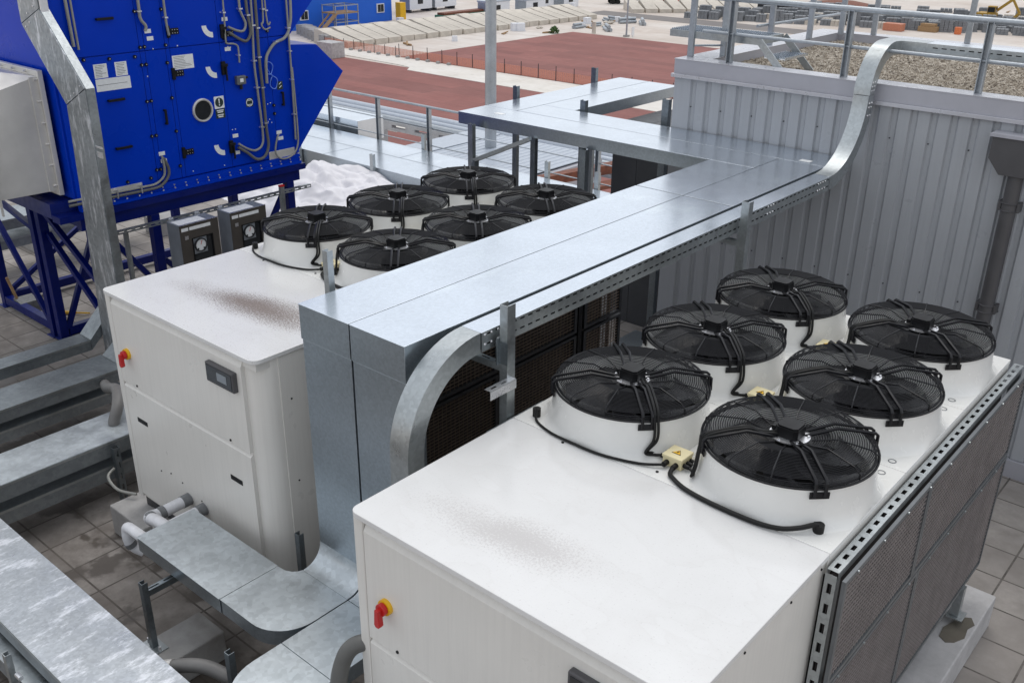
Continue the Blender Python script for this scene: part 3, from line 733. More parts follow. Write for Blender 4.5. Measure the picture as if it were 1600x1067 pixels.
build('clamp', MB().box(-4.59,-4.54,5.88,5.96,2.20,2.42), M['strutdark'], t)
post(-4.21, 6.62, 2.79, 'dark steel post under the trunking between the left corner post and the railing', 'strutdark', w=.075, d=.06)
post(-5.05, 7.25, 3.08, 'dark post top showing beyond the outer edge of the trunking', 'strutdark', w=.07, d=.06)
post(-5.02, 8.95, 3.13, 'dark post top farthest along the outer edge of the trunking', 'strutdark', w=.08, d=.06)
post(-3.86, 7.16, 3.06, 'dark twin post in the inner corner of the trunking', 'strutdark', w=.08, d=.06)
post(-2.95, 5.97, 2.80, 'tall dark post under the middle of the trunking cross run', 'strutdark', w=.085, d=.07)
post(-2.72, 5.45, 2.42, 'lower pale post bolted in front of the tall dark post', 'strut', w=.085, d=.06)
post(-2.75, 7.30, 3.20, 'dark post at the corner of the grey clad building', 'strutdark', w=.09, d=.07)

# ------------------------------------------------------------------ clad plant building
YW = 7.09; XW = -2.542
bd = thing('plant_building', (1.5, 9.0, 0), 'grey profiled metal clad plant building with gravel roof', 'building')
prof = []; x = XW+.10; 
while x < 6.2:
    prof += [(x, YW), (x+.112, YW), (x+.126, YW+.028), (x+.168, YW+.028)]; x += .191
wl = MB(); zb, ztp = .20, 3.505
for (xa, ya), (xb, yb) in zip(prof, prof[1:]): wl.quad((xa,ya,zb),(xb,yb,zb),(xb,yb,ztp),(xa,ya,ztp))
wl.quad((XW,YW,zb),(XW+.10,YW,zb),(XW+.10,YW,ztp),(XW,YW,ztp))
build('wall', wl, M['clad'], bd)
sd = MB(); y = YW
while y < 10.9:
    for (a, da), (b, db) in (((0,0),(.112,0)),((.112,0),(.126,.028)),((.126,.028),(.168,.028)),((.168,.028),(.191,0))):
        sd.quad((XW+da,y+b if False else y+a,zb),(XW+db,y+b,zb),(XW+db,y+b,ztp),(XW+da,y+a,ztp))
    y += .191
build('side_wall', sd, M['clad'], bd)
build('wall_core', MB().box(XW+.04,6.2,YW+.04,10.9,0,3.5), M['darkclad'], bd)
build('plinth', MB().box(XW+.01,6.2,YW-.03,YW+.039,0,.195), M['cladtrim'], bd, bevel=.004)
build('trim', MB().box(XW-.03,6.2,YW-.045,YW+.035,3.508,3.548), M['cap'], bd, bevel=.004)
build('parapet', MB().box(XW-.005,6.2,YW-.02,YW+.22,3.549,3.705).box(XW-.005,XW+.33,YW+.221,10.93,3.549,3.705).box(XW+.331,6.2,10.70,10.93,3.549,3.705), M['cladtrim'], bd)
build('parapet_cap', MB().box(XW-.012,6.2,YW-.027,YW+.225,3.706,3.712).box(XW-.012,XW+.335,YW+.226,10.937,3.706,3.712).box(XW+.336,6.2,10.695,10.937,3.706,3.712), M['cap'], bd)
build('gravel_bed', MB().box(XW+.33,6.2,YW+.22,10.7,3.54,3.605), M['gravel'], bd)
random.seed(3)
pb = MB()
for i in range(24000):
    xx = random.uniform(XW+.34, 2.6); yy = random.uniform(YW+.23, 10.68)
    if yy > 9.2 and random.random() < .35: continue
    pb.ico((xx,yy,3.608+random.uniform(0,.012)), random.uniform(.0065,.0135), .25, (1,1,.7))
g = build('gravel', pb, M['gravel'], bd); g['kind'] = 'stuff'
sr = MB()
for i in range(28):
    x = XW+.24+.382*i*1.0; z = random.choice((.62,1.5,2.35,3.2)); sr.cyl((x,YW+.002,3.2),(x,YW-.006,3.2),.008,8)
    sr.cyl((x+.191,YW+.002,1.7),(x+.191,YW-.006,1.7),.008,8)
for i in range(9): sr.lathe([(.0001,.008),(.008,.004),(.010,0)],(XW+.2+.62*i,YW-.01,3.549),8)
split('screw', sr, M['frame'], bd)
dp = build('downpipe', MB().tube([(1.235,7.0,3.10),(1.235,7.0,.12),(1.235,6.93,.05)],.068,20), M['downpipe'], bd, smooth=True)
hp = MB().prism([(.985,3.40),(1.50,3.40),(1.50,3.20),(1.38,3.06),(1.10,3.06),(.985,3.20)],'y',6.91,7.08)
build('hopper', hp, M['downpipe'], dp, bevel=.004)
build('hopper_rim', MB().box(.965,1.52,6.89,7.085,3.402,3.43), M['cladtrim'], dp)
for z in (2.80,1.78):
  cl = MB(); cl.ring((1.235,7.0,z),.071,.008,24,5).ring((1.235,7.0,z-.07),.071,.008,24,5).box(1.14,1.165,6.98,7.08,z-.08,z+.01).box(1.305,1.33,6.98,7.08,z-.08,z+.01)
  build('pipe_clip', cl, M['downpipe'], dp)

# railing on the building roof
rl = thing('roof_railing', (0,7.2,3.712), 'grey tube railing with leaning posts along the front edge of the gravel roof', 'railing', 'steel railings')
build('top_rail', MB().cyl((-2.5,7.2,4.38),(6,7.2,4.34),.030,14), M['rail'], rl, smooth=True)
build('mid_rail', MB().cyl((-2.3,7.22,4.015),(6,7.22,3.985),.018,10), M['rail'], rl, smooth=True)
for x in (-1.935,-.62,.70,2.0): build('post', MB().box(x-.03,x-.022,7.17,7.23,3.713,4.36).box(x+.022,x+.03,7.17,7.23,3.713,4.36).box(x-.022,x+.022,7.222,7.23,3.713,4.36), M['rail'], rl)
r2 = thing('roof_railing', (-2.35,9,3.712), 'grey post railing along the left and back edges of the gravel roof', 'railing', 'steel railings')
for x, y in ((-2.24,7.60),(-2.50,7.32),(-2.3,8.85),(-2.18,9.7),(-2.08,10.45),(-1.75,10.75),(-.55,10.8),(1.2,10.8)): build('post', MB().box(x-.035,x+.035,y-.02,y+.02,3.713,4.95), M['rail'], r2, bevel=.004)
build('mid_rail', MB().cyl((-2.36,8.6,3.95),(-2.30,11.0,3.93),.018,10), M['rail'], r2, smooth=True)
build('top_rail', MB().cyl((-2.5,7.35,4.93),(-2.1,10.8,4.93),.024,10).cyl((-2.1,10.8,4.93),(3,10.8,4.93),.024,10), M['rail'], r2, smooth=True)
build('toe_rail', MB().cyl((-2.5,7.33,3.83),(-2.24,7.60,3.83),.012,8), M['rail'], r2)
# stile over the parapet
sp = thing('roof_stile', (-2.0,7.7,3.6), 'galvanised step-over stile with toothed grating treads crossing the parapet', 'steps')
def grating(x0,x1,y0,y1,z):
    m = MB(); n = int((x1-x0)/.028)
    for i in range(n+1):
        x = x0+(x1-x0)*i/n; m.box(x-.0025,x+.0025,y0,y1,z-.025,z)
        for k in range(int((y1-y0)/.04)): m.box(x-.0025,x+.0025,y0+k*.04+.008,y0+k*.04+.026,z,z+.007)
    n = int((y1-y0)/.06)
    for i in range(n+1): y = y0+(y1-y0)*i/n; m.box(x0,x1,y-.002,y+.002,z-.02,z-.006)
    return m
build('platform', grating(-2.80,-1.68,7.36,7.86,3.99), M['cover'], sp)
build('tread', grating(-1.60,-1.36,7.36,7.92,3.80), M['cover'], sp)
f = MB().box(-2.80,-1.66,7.33,7.345,3.91,3.985).box(-2.80,-1.66,7.875,7.89,3.91,3.985).box(-1.678,-1.665,7.346,7.874,3.91,3.985)
build('platform_frame', f, M['strut'], sp)
for y in (7.325,7.93): build('stringer', MB().bar((-1.67,y,3.96),(-1.30,y,3.60),.012,.075), M['strut'], sp)

# dark grey clad shaft behind the cross run
sh = build('clad_shaft', MB().box(-3.80,-3.42,7.75,9.0,0,2.70).box(-3.415,-3.02,7.75,9.0,0,2.70).box(-3.015,-2.6,7.75,9.0,0,2.70), M['darkclad'])
tag(sh, 'dark grey sheet clad shaft between the trunking and the corner of the building', 'cladding')

# ------------------------------------------------------------------ blue air handling unit
XA = -8.45
ah = thing('air_handler', (-8.3, 3.7, 0), 'large bright blue air handling unit on a blue steel frame, covered in conduits and labels', 'air handler')
KU = .895      # overall size of the unit
def unitmap(mb):
    mb.v = [(KU*x+.3621, KU*y-.2850, KU*z+.5616) for x, y, z in mb.v]; return mb
A = lambda n, mb, mat=M['blue'], parent=ah, **k: build(n, unitmap(mb), mat, parent, **k)
F = lambda n, mb, mat, **k: build(n, mb, mat, ah, **k)
YL, YR, ZM = 2.74, 6.20, 3.515
A('body', MB().box(XA-2.6, XA-.03, YL, YR, 1.80, 5.6))
def panel(ya, yb, za, zb): return MB().box(XA-.029, XA, ya, yb, za, zb)
rows = ((1.815, ZM-.006), (ZM+.006, 5.58))
seams = (YL+.004, 3.865, 3.935, 4.225, 4.285, 5.035, 5.825, YR-.004)
for za, zb in rows:
    for a, b in zip(seams, seams[1:]):
        A('panel' if (b-a) < .5 else 'access_door', panel(a+.003, b-.003, za, zb), bevel=.003)
A('end_panel', MB().box(XA-2.55,XA-.04,YL-.02,YL-.001,1.82,5.58), bevel=.004)
A('flange', MB().box(XA-.03,XA+.022,YL,YR,1.705,1.798).box(XA-.03,XA+.05,YL,YR,1.66,1.704))
bt = MB()
for i in range(20): 
    y = YL+.1+.176*i; bt.cyl((XA+.022,y,1.75),(XA+.036,y,1.75),.011,8); bt.cyl((XA+.04,y,1.704),(XA+.04,y,1.722),.012,8)
split('flange_bolt', unitmap(bt), M['alu'], ah)
# frame, standing on the paving
A('frame_lip', MB().box(XA-.14,XA+.06,YL-.3,YR+.06,1.567,1.655), M['frameshade'])
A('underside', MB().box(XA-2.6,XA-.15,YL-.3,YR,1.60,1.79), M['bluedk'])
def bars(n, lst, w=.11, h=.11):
    for p, q in lst: F(n, MB().bar(p, q, w, h), M['frameshade'], bevel=.005)
FXA = -7.27
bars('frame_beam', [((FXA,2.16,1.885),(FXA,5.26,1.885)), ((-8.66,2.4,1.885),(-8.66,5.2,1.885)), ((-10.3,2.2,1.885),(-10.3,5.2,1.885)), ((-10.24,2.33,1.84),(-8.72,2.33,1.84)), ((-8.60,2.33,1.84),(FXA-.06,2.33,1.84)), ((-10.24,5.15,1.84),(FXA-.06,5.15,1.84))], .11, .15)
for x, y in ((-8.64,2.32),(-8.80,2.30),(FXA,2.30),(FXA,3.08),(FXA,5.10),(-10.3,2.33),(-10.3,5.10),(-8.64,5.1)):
    F('leg', MB().box(x-.055,x+.055,y-.055,y+.055,.012,1.808), M['frameshade'], bevel=.005)
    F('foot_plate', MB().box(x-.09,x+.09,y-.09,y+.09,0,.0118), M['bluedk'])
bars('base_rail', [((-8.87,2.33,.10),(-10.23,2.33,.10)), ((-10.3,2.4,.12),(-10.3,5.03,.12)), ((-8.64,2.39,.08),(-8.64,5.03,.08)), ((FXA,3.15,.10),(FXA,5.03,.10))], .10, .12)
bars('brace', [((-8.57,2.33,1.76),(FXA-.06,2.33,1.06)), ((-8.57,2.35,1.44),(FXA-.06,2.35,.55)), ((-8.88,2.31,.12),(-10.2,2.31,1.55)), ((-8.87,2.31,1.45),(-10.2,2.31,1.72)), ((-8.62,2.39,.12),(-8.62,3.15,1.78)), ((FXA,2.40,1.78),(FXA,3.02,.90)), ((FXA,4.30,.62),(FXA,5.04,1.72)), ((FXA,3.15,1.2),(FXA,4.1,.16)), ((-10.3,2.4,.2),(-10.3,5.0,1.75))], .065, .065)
# weather hoods at the far end
A('hood', MB().prism([(YR+.002,3.38),(6.68,3.34),(7.16,2.90),(YR+.002,1.83)], 'x', XA-2.4, XA-.012), bevel=.004)
A('hood', MB().prism([(YR+.002,3.50),(6.68,3.97),(7.16,4.42),(6.7,5.0),(YR+.002,5.0)], 'x', XA-2.4, XA-.012), bevel=.004)
A('corner_rail', MB().box(XA-.001,XA+.012,YR-.055,YR-.003,1.82,3.5))
# handles, hinges, fasteners
for y, z, vert in ((3.44,2.97,0),(3.445,2.365,0),(3.45,3.945,0),(4.085,2.66,1),(5.975,2.645,1)):
    h = MB()
    if vert: h.box(XA+.03,XA+.05,y-.016,y+.016,z-.10,z+.10).box(XA,XA+.03,y-.013,y+.013,z-.10,z-.075).box(XA,XA+.03,y-.013,y+.013,z+.075,z+.10)
    else: h.box(XA+.03,XA+.05,y-.11,y+.11,z-.016,z+.016).box(XA,XA+.03,y-.11,y-.085,z-.013,z+.013).box(XA,XA+.03,y+.085,y+.11,z-.013,z+.013)
    A('handle', h, M['black'], bevel=.004)
for y, z in ((4.285,3.19),(4.285,2.145),(4.285,3.72),(5.11,3.62)):
    A('hinge', MB().box(XA+.001,XA+.028,y-.02,y+.025,z-.075,z+.075).box(XA+.001,XA+.018,y+.03,y+.155,z-.038,z+.038), M['black'], bevel=.003)
    hb = MB()
    for dy in (.06,.095,.13):
        for dz in (-.02,.02): hb.cyl((XA+.018,y+dy,z+dz),(XA+.023,y+dy,z+dz),.006,6)
    split('hinge_screw', unitmap(hb), M['alu'], ah)
for y, z in ((5.045,3.18),(5.035,2.10),(5.09,3.66)):
    lk = MB().box(XA+.001,XA+.035,y-.03,y+.03,z-.09,z+.09).box(XA+.036,XA+.06,y-.05,y+.05,z+.02,z+.06).box(XA+.036,XA+.055,y+.012,y+.036,z-.17,z+.02)
    A('door_lock', lk, M['black'], bevel=.004)
dots = MB(); lite = MB()
for y, z in ((3.11,3.49),(3.44,3.47),(3.78,3.46),(3.87,3.565),(3.93,3.567),(4.23,3.56),(3.86,3.35),(3.92,3.35),(4.22,3.34),(3.86,2.89),(3.92,2.89),(4.22,2.89),(3.86,2.44),(3.92,2.44),(4.22,2.45),(3.86,1.99),(3.915,1.99),(3.76,1.9),(4.21,1.98),(3.43,1.91),(5.82,2.57),(5.82,3.60),(5.82,2.45),(3.86,4.0),(3.92,4.0),(4.23,4.0)):
    dots.cyl((XA+.0005,y,z),(XA+.022,y,z),.022,10); lite.cyl((XA+.0222,y,z),(XA+.027,y,z),.008,6)
split('fastener', unitmap(dots), M['black'], ah, smooth=True); split('fastener_screw', unitmap(lite), M['alu'], ah)
ww = MB(); random.seed(5)
for y, z in ((3.92,3.2),(3.93,2.2),(5.13,3.43),(5.16,3.45),(5.2,3.44),(5.72,2.6),(5.77,2.61),(5.66,2.32),(5.7,2.35),(5.73,2.38),(5.76,2.33),(5.09,2.33),(5.14,2.33),(4.05,3.53),(4.4,3.535),(3.6,1.86),(4.4,1.87),(4.9,1.86),(5.1,3.9),(5.14,3.92)): ww.cyl((XA+.0005,y,z),(XA+.006,y,z),.008,6)
split('rivet', unitmap(ww), M['paper'], ah)
# printed labels (a few grey lines, unreadable in the photograph)
def label(ya, yb, za, zb, lines=0, name='label'):
    o = A(name, MB().box(XA+.0005,XA+.0025,ya,yb,za,zb), M['paper'])
    if lines:
        m = MB(); random.seed(int(ya*100))
        for i in range(lines):
            z = zb-(zb-za)*(i+1)/(lines+1); m.box(XA+.003,XA+.0034,ya+.02,ya+.02+(yb-ya-.04)*random.uniform(.5,1),z-.0028,z+.0028)
        A('print', m, M['tape'], o)
label(3.22,3.395,3.25,3.42,8); label(3.50,3.66,3.25,3.42,8); label(3.22,3.68,3.09,3.24,1); label(4.30,4.61,3.235,3.415,8)
for y, z in ((3.97,2.19),(3.985,2.09),(5.13,2.24),(5.13,2.0),(5.875,2.17),(5.895,2.08),(5.155,3.81),(5.155,3.42),(4.01,3.75),(4.03,3.66)): A('tag', MB().box(XA+.0005,XA+.003,y-.045,y+.045,z-.025,z+.025), M['paper'])
for y, z in ((4.82,3.66),(4.81,3.13),(4.80,2.07)):     # quarter-round opening scales beside the locks
    pts = [(y+.13+ .16*cos(radians(a)), z+.09+.16*sin(radians(a))) for a in range(180,271,10)] + [(y+.13+.09*cos(radians(a)), z+.09+.09*sin(radians(a))) for a in range(270,179,-10)]
    A('opening_scale', MB().prism(pts, 'x', XA+.0005, XA+.003), M['paper'])
# porthole
ph = A('porthole', MB().lathe([(.128,.0),(.158,.0),(.158,.02),(.148,.032),(.132,.03),(.128,.012)], (XA,4.655,2.665), 40, 'x'), M['stainless'], smooth=True)
A('porthole_glass', MB().lathe([(.0001,.012),(.129,.012),(.129,.006),(.0001,.006)], (XA,4.655,2.665), 40, 'x'), M['pane'], ph)
# safety signs
sg = A('warning_sign', MB().box(XA+.0005,XA+.003,4.85,5.005,2.65,2.815), M['paper'])
A('sign_disc', MB().lathe([(.0001,.0042),(.064,.0042),(.064,.0032)], (XA,4.9275,2.7325), 32, 'x'), M['signgreen'], sg)
A('exclamation_mark', MB().prism([(4.9175,2.782),(4.9375,2.782),(4.933,2.715),(4.922,2.715)],'x',XA+.0044,XA+.005).lathe([(.0001,.005),(.010,.005),(.010,.0044)],(XA,4.9275,2.697),12,'x'), M['paper'], sg)
s2 = A('text_sign', MB().box(XA+.0005,XA+.003,4.855,5.005,2.515,2.645), M['signgreen'])
A('print', MB().box(XA+.0032,XA+.0036,4.875,4.985,2.615,2.63).box(XA+.0032,XA+.0036,4.885,4.975,2.592,2.607).box(XA+.0032,XA+.0036,4.88,4.98,2.555,2.57).box(XA+.0032,XA+.0036,4.89,4.97,2.53,2.545), M['paper'], s2)
s3 = A('fan_sign', MB().box(XA+.0005,XA+.003,5.36,5.475,2.605,2.725), M['signgreen'])
A('sign_ring', MB().lathe([(.046,.0036),(.056,.0036),(.056,.003),(.046,.003)],(XA,5.4175,2.665),28,'x').box(XA+.003,XA+.0036,5.385,5.45,2.69,2.70).box(XA+.003,XA+.0036,5.385,5.45,2.63,2.64), M['paper'], s3)
s4 = A('damper_sign', MB().box(XA+.0005,XA+.003,5.91,6.01,2.775,2.89), M['signgreen'])
A('sign_stroke', MB().bar((XA+.0034,5.945,2.80),(XA+.0034,5.99,2.83),.010,.0008,(1,0,0)).bar((XA+.0034,5.945,2.85),(XA+.0034,5.985,2.876),.010,.0008,(1,0,0)), M['paper'], s4)
# small grey sensor box
sb_ = A('sensor_box', MB().box(XA,XA+.07,5.21,5.355,2.935,3.055), M['greyframe'], bevel=.01)
A('sensor_label', MB().box(XA+.0702,XA+.0712,5.255,5.31,2.97,3.02), M['paper'], sb_)
A('cable_gland', MB().cyl((XA+.035,5.285,2.87),(XA+.035,5.285,2.935),.022,10).cyl((XA+.035,5.36,3.02),(XA+.035,5.40,3.02),.018,10), M['rubber'], sb_)
# conduits, off the face by a hand
CON = [('A',[(5.57,5.4),(5.57,4.03),(5.53,3.23),(5.54,2.86),(5.56,2.24),(5.53,2.05),(5.41,1.99),(5.27,2.04),(5.14,2.13)],.016),
 ('B',[(5.64,5.4),(5.64,4.03),(5.62,3.27),(5.63,2.85),(5.63,2.3),(5.64,2.03),(5.56,1.88),(5.42,1.86),(5.27,1.98),(5.13,2.08)],.021),
 ('C',[(6.24,5.4),(6.23,3.99),(6.18,3.63),(6.08,3.49),(5.92,3.44),(5.8,3.34),(5.73,3.21),(5.71,2.9)],.021),
 ('D',[(6.16,5.4),(6.16,4.0),(6.155,3.54),(6.15,2.88),(6.13,2.03)],.014),
 ('E',[(6.17,3.07),(6.18,2.19),(6.15,1.92),(6.03,1.80),(5.85,1.79),(5.75,1.90),(5.80,2.10),(5.84,2.15)],.013),
 ('F',[(5.13,5.4),(5.13,4.06),(5.11,3.56),(5.13,3.50),(5.21,3.49),(5.28,3.46),(5.295,3.40),(5.29,3.23)],.012),
 ('G',[(5.38,5.4),(5.38,4.04),(5.39,3.89),(5.45,3.74),(5.41,3.645),(5.31,3.65),(5.17,3.71)],.017),
 ('H',[(5.49,5.4),(5.49,4.04),(5.50,3.83),(5.52,3.62),(5.45,3.51),(5.35,3.53),(5.17,3.64)],.02),
 ('I',[(5.75,5.2),(5.75,3.87),(5.71,3.71),(5.76,3.63),(5.85,3.65)],.012),
 ('J',[(5.80,5.2),(5.80,3.82),(5.86,3.72)],.012),
 ('M',[(3.90,5.4),(3.91,4.13),(3.91,3.92),(3.97,3.82),(3.95,3.76)],.02),
 ('N',[(4.26,5.4),(4.26,4.11),(4.26,3.84),(4.275,3.68)],.016),
 ('O',[(2.98,5.4),(2.99,4.19),(3.0,3.66)],.02), ('Q',[(3.05,5.4),(3.05,4.19),(3.055,3.62)],.014),
 ('K',[(2.6,1.83),(3.24,1.82),(3.59,1.815),(3.80,1.82),(3.93,1.90),(3.955,2.02),(3.94,2.17)],.016),
 ('L',[(2.6,1.775),(3.24,1.77),(3.58,1.765),(3.85,1.775),(3.99,1.88),(4.01,2.0),(3.96,2.14)],.02)]
for nme, pts, r in CON:
    A('conduit', MB().tube(smoothpath([(XA+.045, y, z) for y, z in pts], 5), r, 9), M['conduitdk'] if nme in 'BHL' else M['conduit'], smooth=True)
cb = MB()
for y, z, w in ((5.535,3.23,.05),(5.62,3.27,.05),(5.54,2.86,.05),(5.63,2.85,.05),(5.56,2.3,.05),(5.63,2.35,.05),(5.57,3.7,.05),(5.64,3.66,.05),(5.385,3.93,.05),(5.5,3.84,.05),(6.155,3.3,.04),(6.15,2.9,.04),(6.14,2.4,.04),(5.93,3.45,.05),(6.16,3.62,.05),(5.75,3.9,.04),(5.8,3.88,.04),(5.12,3.9,.04),(5.29,3.33,.03),(3.905,4.0,.05),(4.26,3.9,.04)): cb.box(XA+.001,XA+.068,y-w*.55,y+w*.55,z-.009,z+.009)
split('conduit_clip', unitmap(cb), M['alu'], ah)
cb = MB()
for y in (3.24,3.58): cb.box(XA+.023,XA+.07,y-.008,y+.008,1.74,1.855)
split('conduit_clip', unitmap(cb), M['alu'], ah)
A('conduit_tray', MB().box(XA+.001,XA+.02,3.0,3.62,1.80,1.87), M['stainless'])
A('gland_plate', MB().box(XA+.001,XA+.012,5.66,6.12,1.725,1.91), M['stainless'], bevel=.003)
lp = MB()
for c, R in (((5.78,3.10),.085),((5.84,2.89),.085)): lp.tube([(XA+.03+.01*sin(t*3), c[0]+R*.75*cos(t), c[1]+R*sin(t)) for t in [2*pi*i/26 for i in range(26)]], .006, 6, closed=True)
lp.tube([(XA+.03,5.72,3.14),(XA+.03,5.80,3.01),(XA+.03,5.86,2.97)],.006,6)
A('cable_loop', lp, plain('pale_blue_hose', (.12,.25,.75), .3), smooth=True)

# ------------------------------------------------------------------ stainless duct joined to the end of the unit
sd = thing('duct', (-8.3, 1.1, 2.2), 'dull stainless steel transition duct bolted to the end of the blue unit', 'duct')
xs = -8.66
d = MB()
ring0 = [(xs,2.60,1.93),(xs,2.60,3.33),(-10.75,2.60,3.33),(-10.75,2.60,1.93)]
ring1 = [(xs,2.02,1.96),(xs,2.02,3.10),(-10.75,2.02,3.42),(-10.75,2.02,1.96)]
ring2 = [(xs,-.4,1.98),(xs,-.4,2.62),(-10.75,-.4,3.9),(-10.75,-.4,1.98)]
d.v = ring0+ring2; d.f = [(0,1,5,4),(1,2,6,5),(2,3,7,6),(3,0,4,7),(4,5,6,7)]
build('duct_body', unitmap(d), M['stainless'], sd)
fl = MB().box(xs-.001,xs+.05,2.60,2.66,1.87,3.40).box(-10.8,xs-.002,2.60,2.66,3.331,3.40).box(-10.8,xs-.002,2.60,2.66,1.87,1.929).box(xs+.0,xs+.012,2.50,2.60,1.93,3.33)
build('flange', unitmap(fl), M['stainless'], sd, bevel=.003)
fl = MB().box(xs-.004,xs+.03,1.88,1.90,1.75,3.06)
build('stiffener', unitmap(fl), M['stainless'], sd)
b = MB()
for i in range(6): b.cyl((xs+.02,2.60,2.0+.26*i),(xs+.02,2.555,2.0+.26*i),.014,8)
for i in range(6): b.cyl((-8.9-.33*i,2.60,3.37),(-8.9-.33*i,2.56,3.37),.014,8)
split('flange_bolt', unitmap(b), M['stainless'], sd)

# ------------------------------------------------------------------ big galvanised trunk rising by the unit
tk = thing('riser_trunk', (-6.9, 2.3, .2), 'blotched galvanised box trunk rising and bending left in front of the blue unit', 'trunking')
WX = .46
def seg(p, q, xw=None):
    """box between two centre-lines in the xz plane: p,q = ((xl,z),(xr,z))"""
    m = MB(); ya, yb = 2.062, 2.46
    m.prism([p[0],p[1],q[1],q[0]], 'y', ya, yb); return m
YT0, YT1 = 2.062, 2.16
c0 = ((-6.975,.25),(-6.43,.25)); c1 = ((-6.84,3.31),(-6.385,3.53)); c2 = ((-7.55,4.07),(-7.09,4.25)); c3 = ((-7.54,5.3),(-7.065,5.3))
def seg(p, q): return MB().prism([p[0], p[1], q[1], q[0]], 'y', YT0, YT1)
def gap(p, q, g=.004):
    return tuple((a[0]+(b[0]-a[0])*g, a[1]+(b[1]-a[1])*g) for a, b in zip(p, q))
build('lower_section', seg(c0, gap(c1, c0, .0015)), M['trunk'], tk, bevel=.004)
build('sloping_section', seg(gap(c1, c2, .003), gap(c2, c1, .003)), M['trunk'], tk, bevel=.004)
build('upper_section', seg(gap(c2, c3, .003), c3), M['trunk'], tk, bevel=.004)
def coverlip(p, q, name='cover_lip'):
    m = MB()
    for a, b in ((p[1], q[1]),):
        m.prism([(a[0]+.001,a[1]),(a[0]+.010,a[1]),(b[0]+.010,b[1]),(b[0]+.001,b[1])], 'y', YT0+.012, YT1+.006)
    return m
build('side_cover', coverlip(c0, c1), M['strut'], tk); build('side_cover', coverlip(c1, c2), M['strut'], tk); build('side_cover', coverlip(c2, c3), M['strut'], tk)
b = MB()
for x, z in ((-6.77,3.36),(-6.70,3.42),(-6.62,3.46),(-6.47,3.55),(-6.52,3.45),(-7.44,4.05),(-7.34,4.10),(-7.18,4.17),(-7.36,4.19),(-7.2,4.27)): b.lathe([(.0001,-.008),(.011,-.004),(.013,0)], (0,0,0), 8) if False else b.cyl((x,YT0,z),(x,YT0-.007,z),.010,8)
for z in (4.22,4.30,4.38,4.46):
    for y in (2.085,2.14): b.cyl((-7.07,y,z),(-7.052,y,z),.010,8)
split('bolt', b, M['alu'], tk)
build('side_bracket', MB().box(-6.42,-6.27,2.08,2.088,2.83,2.89).box(-6.42,-6.25,2.08,2.088,2.93,2.95), M['alu'], tk)
build('coupling_plate', MB().box(-7.069,-7.054,2.072,2.152,4.18,4.50), M['alu'], tk)

# ------------------------------------------------------------------ galvanised trays low on the roof, running away along +y
def lowtray(label, xa, xb, ya, yb, tiers, posts=(), ramp=None, mat='traydark', group='galvanised trays low on the roof'):
    t = thing('cable_tray', ((xa+xb)/2, yb-.5, 0), label, 'cable tray', group)
    for i, (zt, h) in enumerate(tiers):
        e = .0 if i == 0 else .02
        build('tray_cover', MB().box(xa-.003+e, xb+.003-e, ya, yb, zt-.004, zt), M[mat], t, bevel=.0015)
        build('tray_side', MB().box(xa+e, xb-e, ya, yb, zt-h, zt-.0045), M[mat], t, bevel=.002)
        build('edge_fold', MB().box(xb+.0035-e, xb+.007-e, ya, yb, zt-.022, zt+.002), M['strut'], t)
    return t
t = lowtray('covered galvanised tray on the left ending in a ramp up behind the riser trunk', -7.25, -6.99, -3.5, 1.92, ((.60,.13),))
build('ramp', MB().prism([(1.925,.47),(1.925,.60),(2.35,1.02),(2.43,.94)], 'x', -7.25, -6.99), M['traydark'], t, bevel=.003)
t = lowtray('middle two-tier galvanised tray on the left with a wet patch on its cover', -6.52, -6.04, -3.5, 1.80, ((.60,.14),(.36,.13)))
build('ramp', MB().prism([(1.805,.46),(1.805,.60),(1.98,.74),(2.05,.66)], 'x', -6.5, -6.06), M['traydark'], t, bevel=.003)
b = MB()
for y in (.1,.17): 
    for z in (.31,.27): b.cyl((-6.06,y,z),(-6.05,y,z),.011,8)
split('bolt', b, M['alu'], t)
t = lowtray('bright topped two-tier galvanised tray beside the rear chiller', -5.09, -4.55, -3.5, 3.4, ((.66,.16),(.40,.15)), mat='traydark')
build('bright_cover', MB().box(-5.085,-4.553,-3.5,3.4,.6605,.663), M['floorcover'], t)
b = thing('strut_post', (-4.50,.87,0), 'slotted strut post standing against the tray beside the rear chiller', 'post', 'slotted steel posts')
build('channel', MB().slot((-4.475,.83,.01),(0,0,1),(0,1,0),.60,.06,[(.02,.04)],.06,.12,.003).box(-4.53,-4.479,.83,.834,.01,.61).box(-4.53,-4.479,.886,.89,.01,.61), M['strutdark'], b)
build('tie_rod', MB().tube(smoothpath([(-4.47,.80,.42),(-4.40,.70,.40),(-4.20,.68,.36),(-4.02,.76,.35)]),.014,8), M['conduit'], b, smooth=True)
o = build('flexible_conduit', MB().tube(smoothpath([(-6.0,1.55,.50),(-5.5,1.35,.70),(-5.1,1.25,.86),(-4.86,1.12,.82),(-4.83,1.05,.70),(-4.83,1.04,.664)]),.055,14), M['flex'], smooth=True)
tag(o, 'grey flexible conduit dropping into the bright topped tray beside the rear chiller', 'conduit')
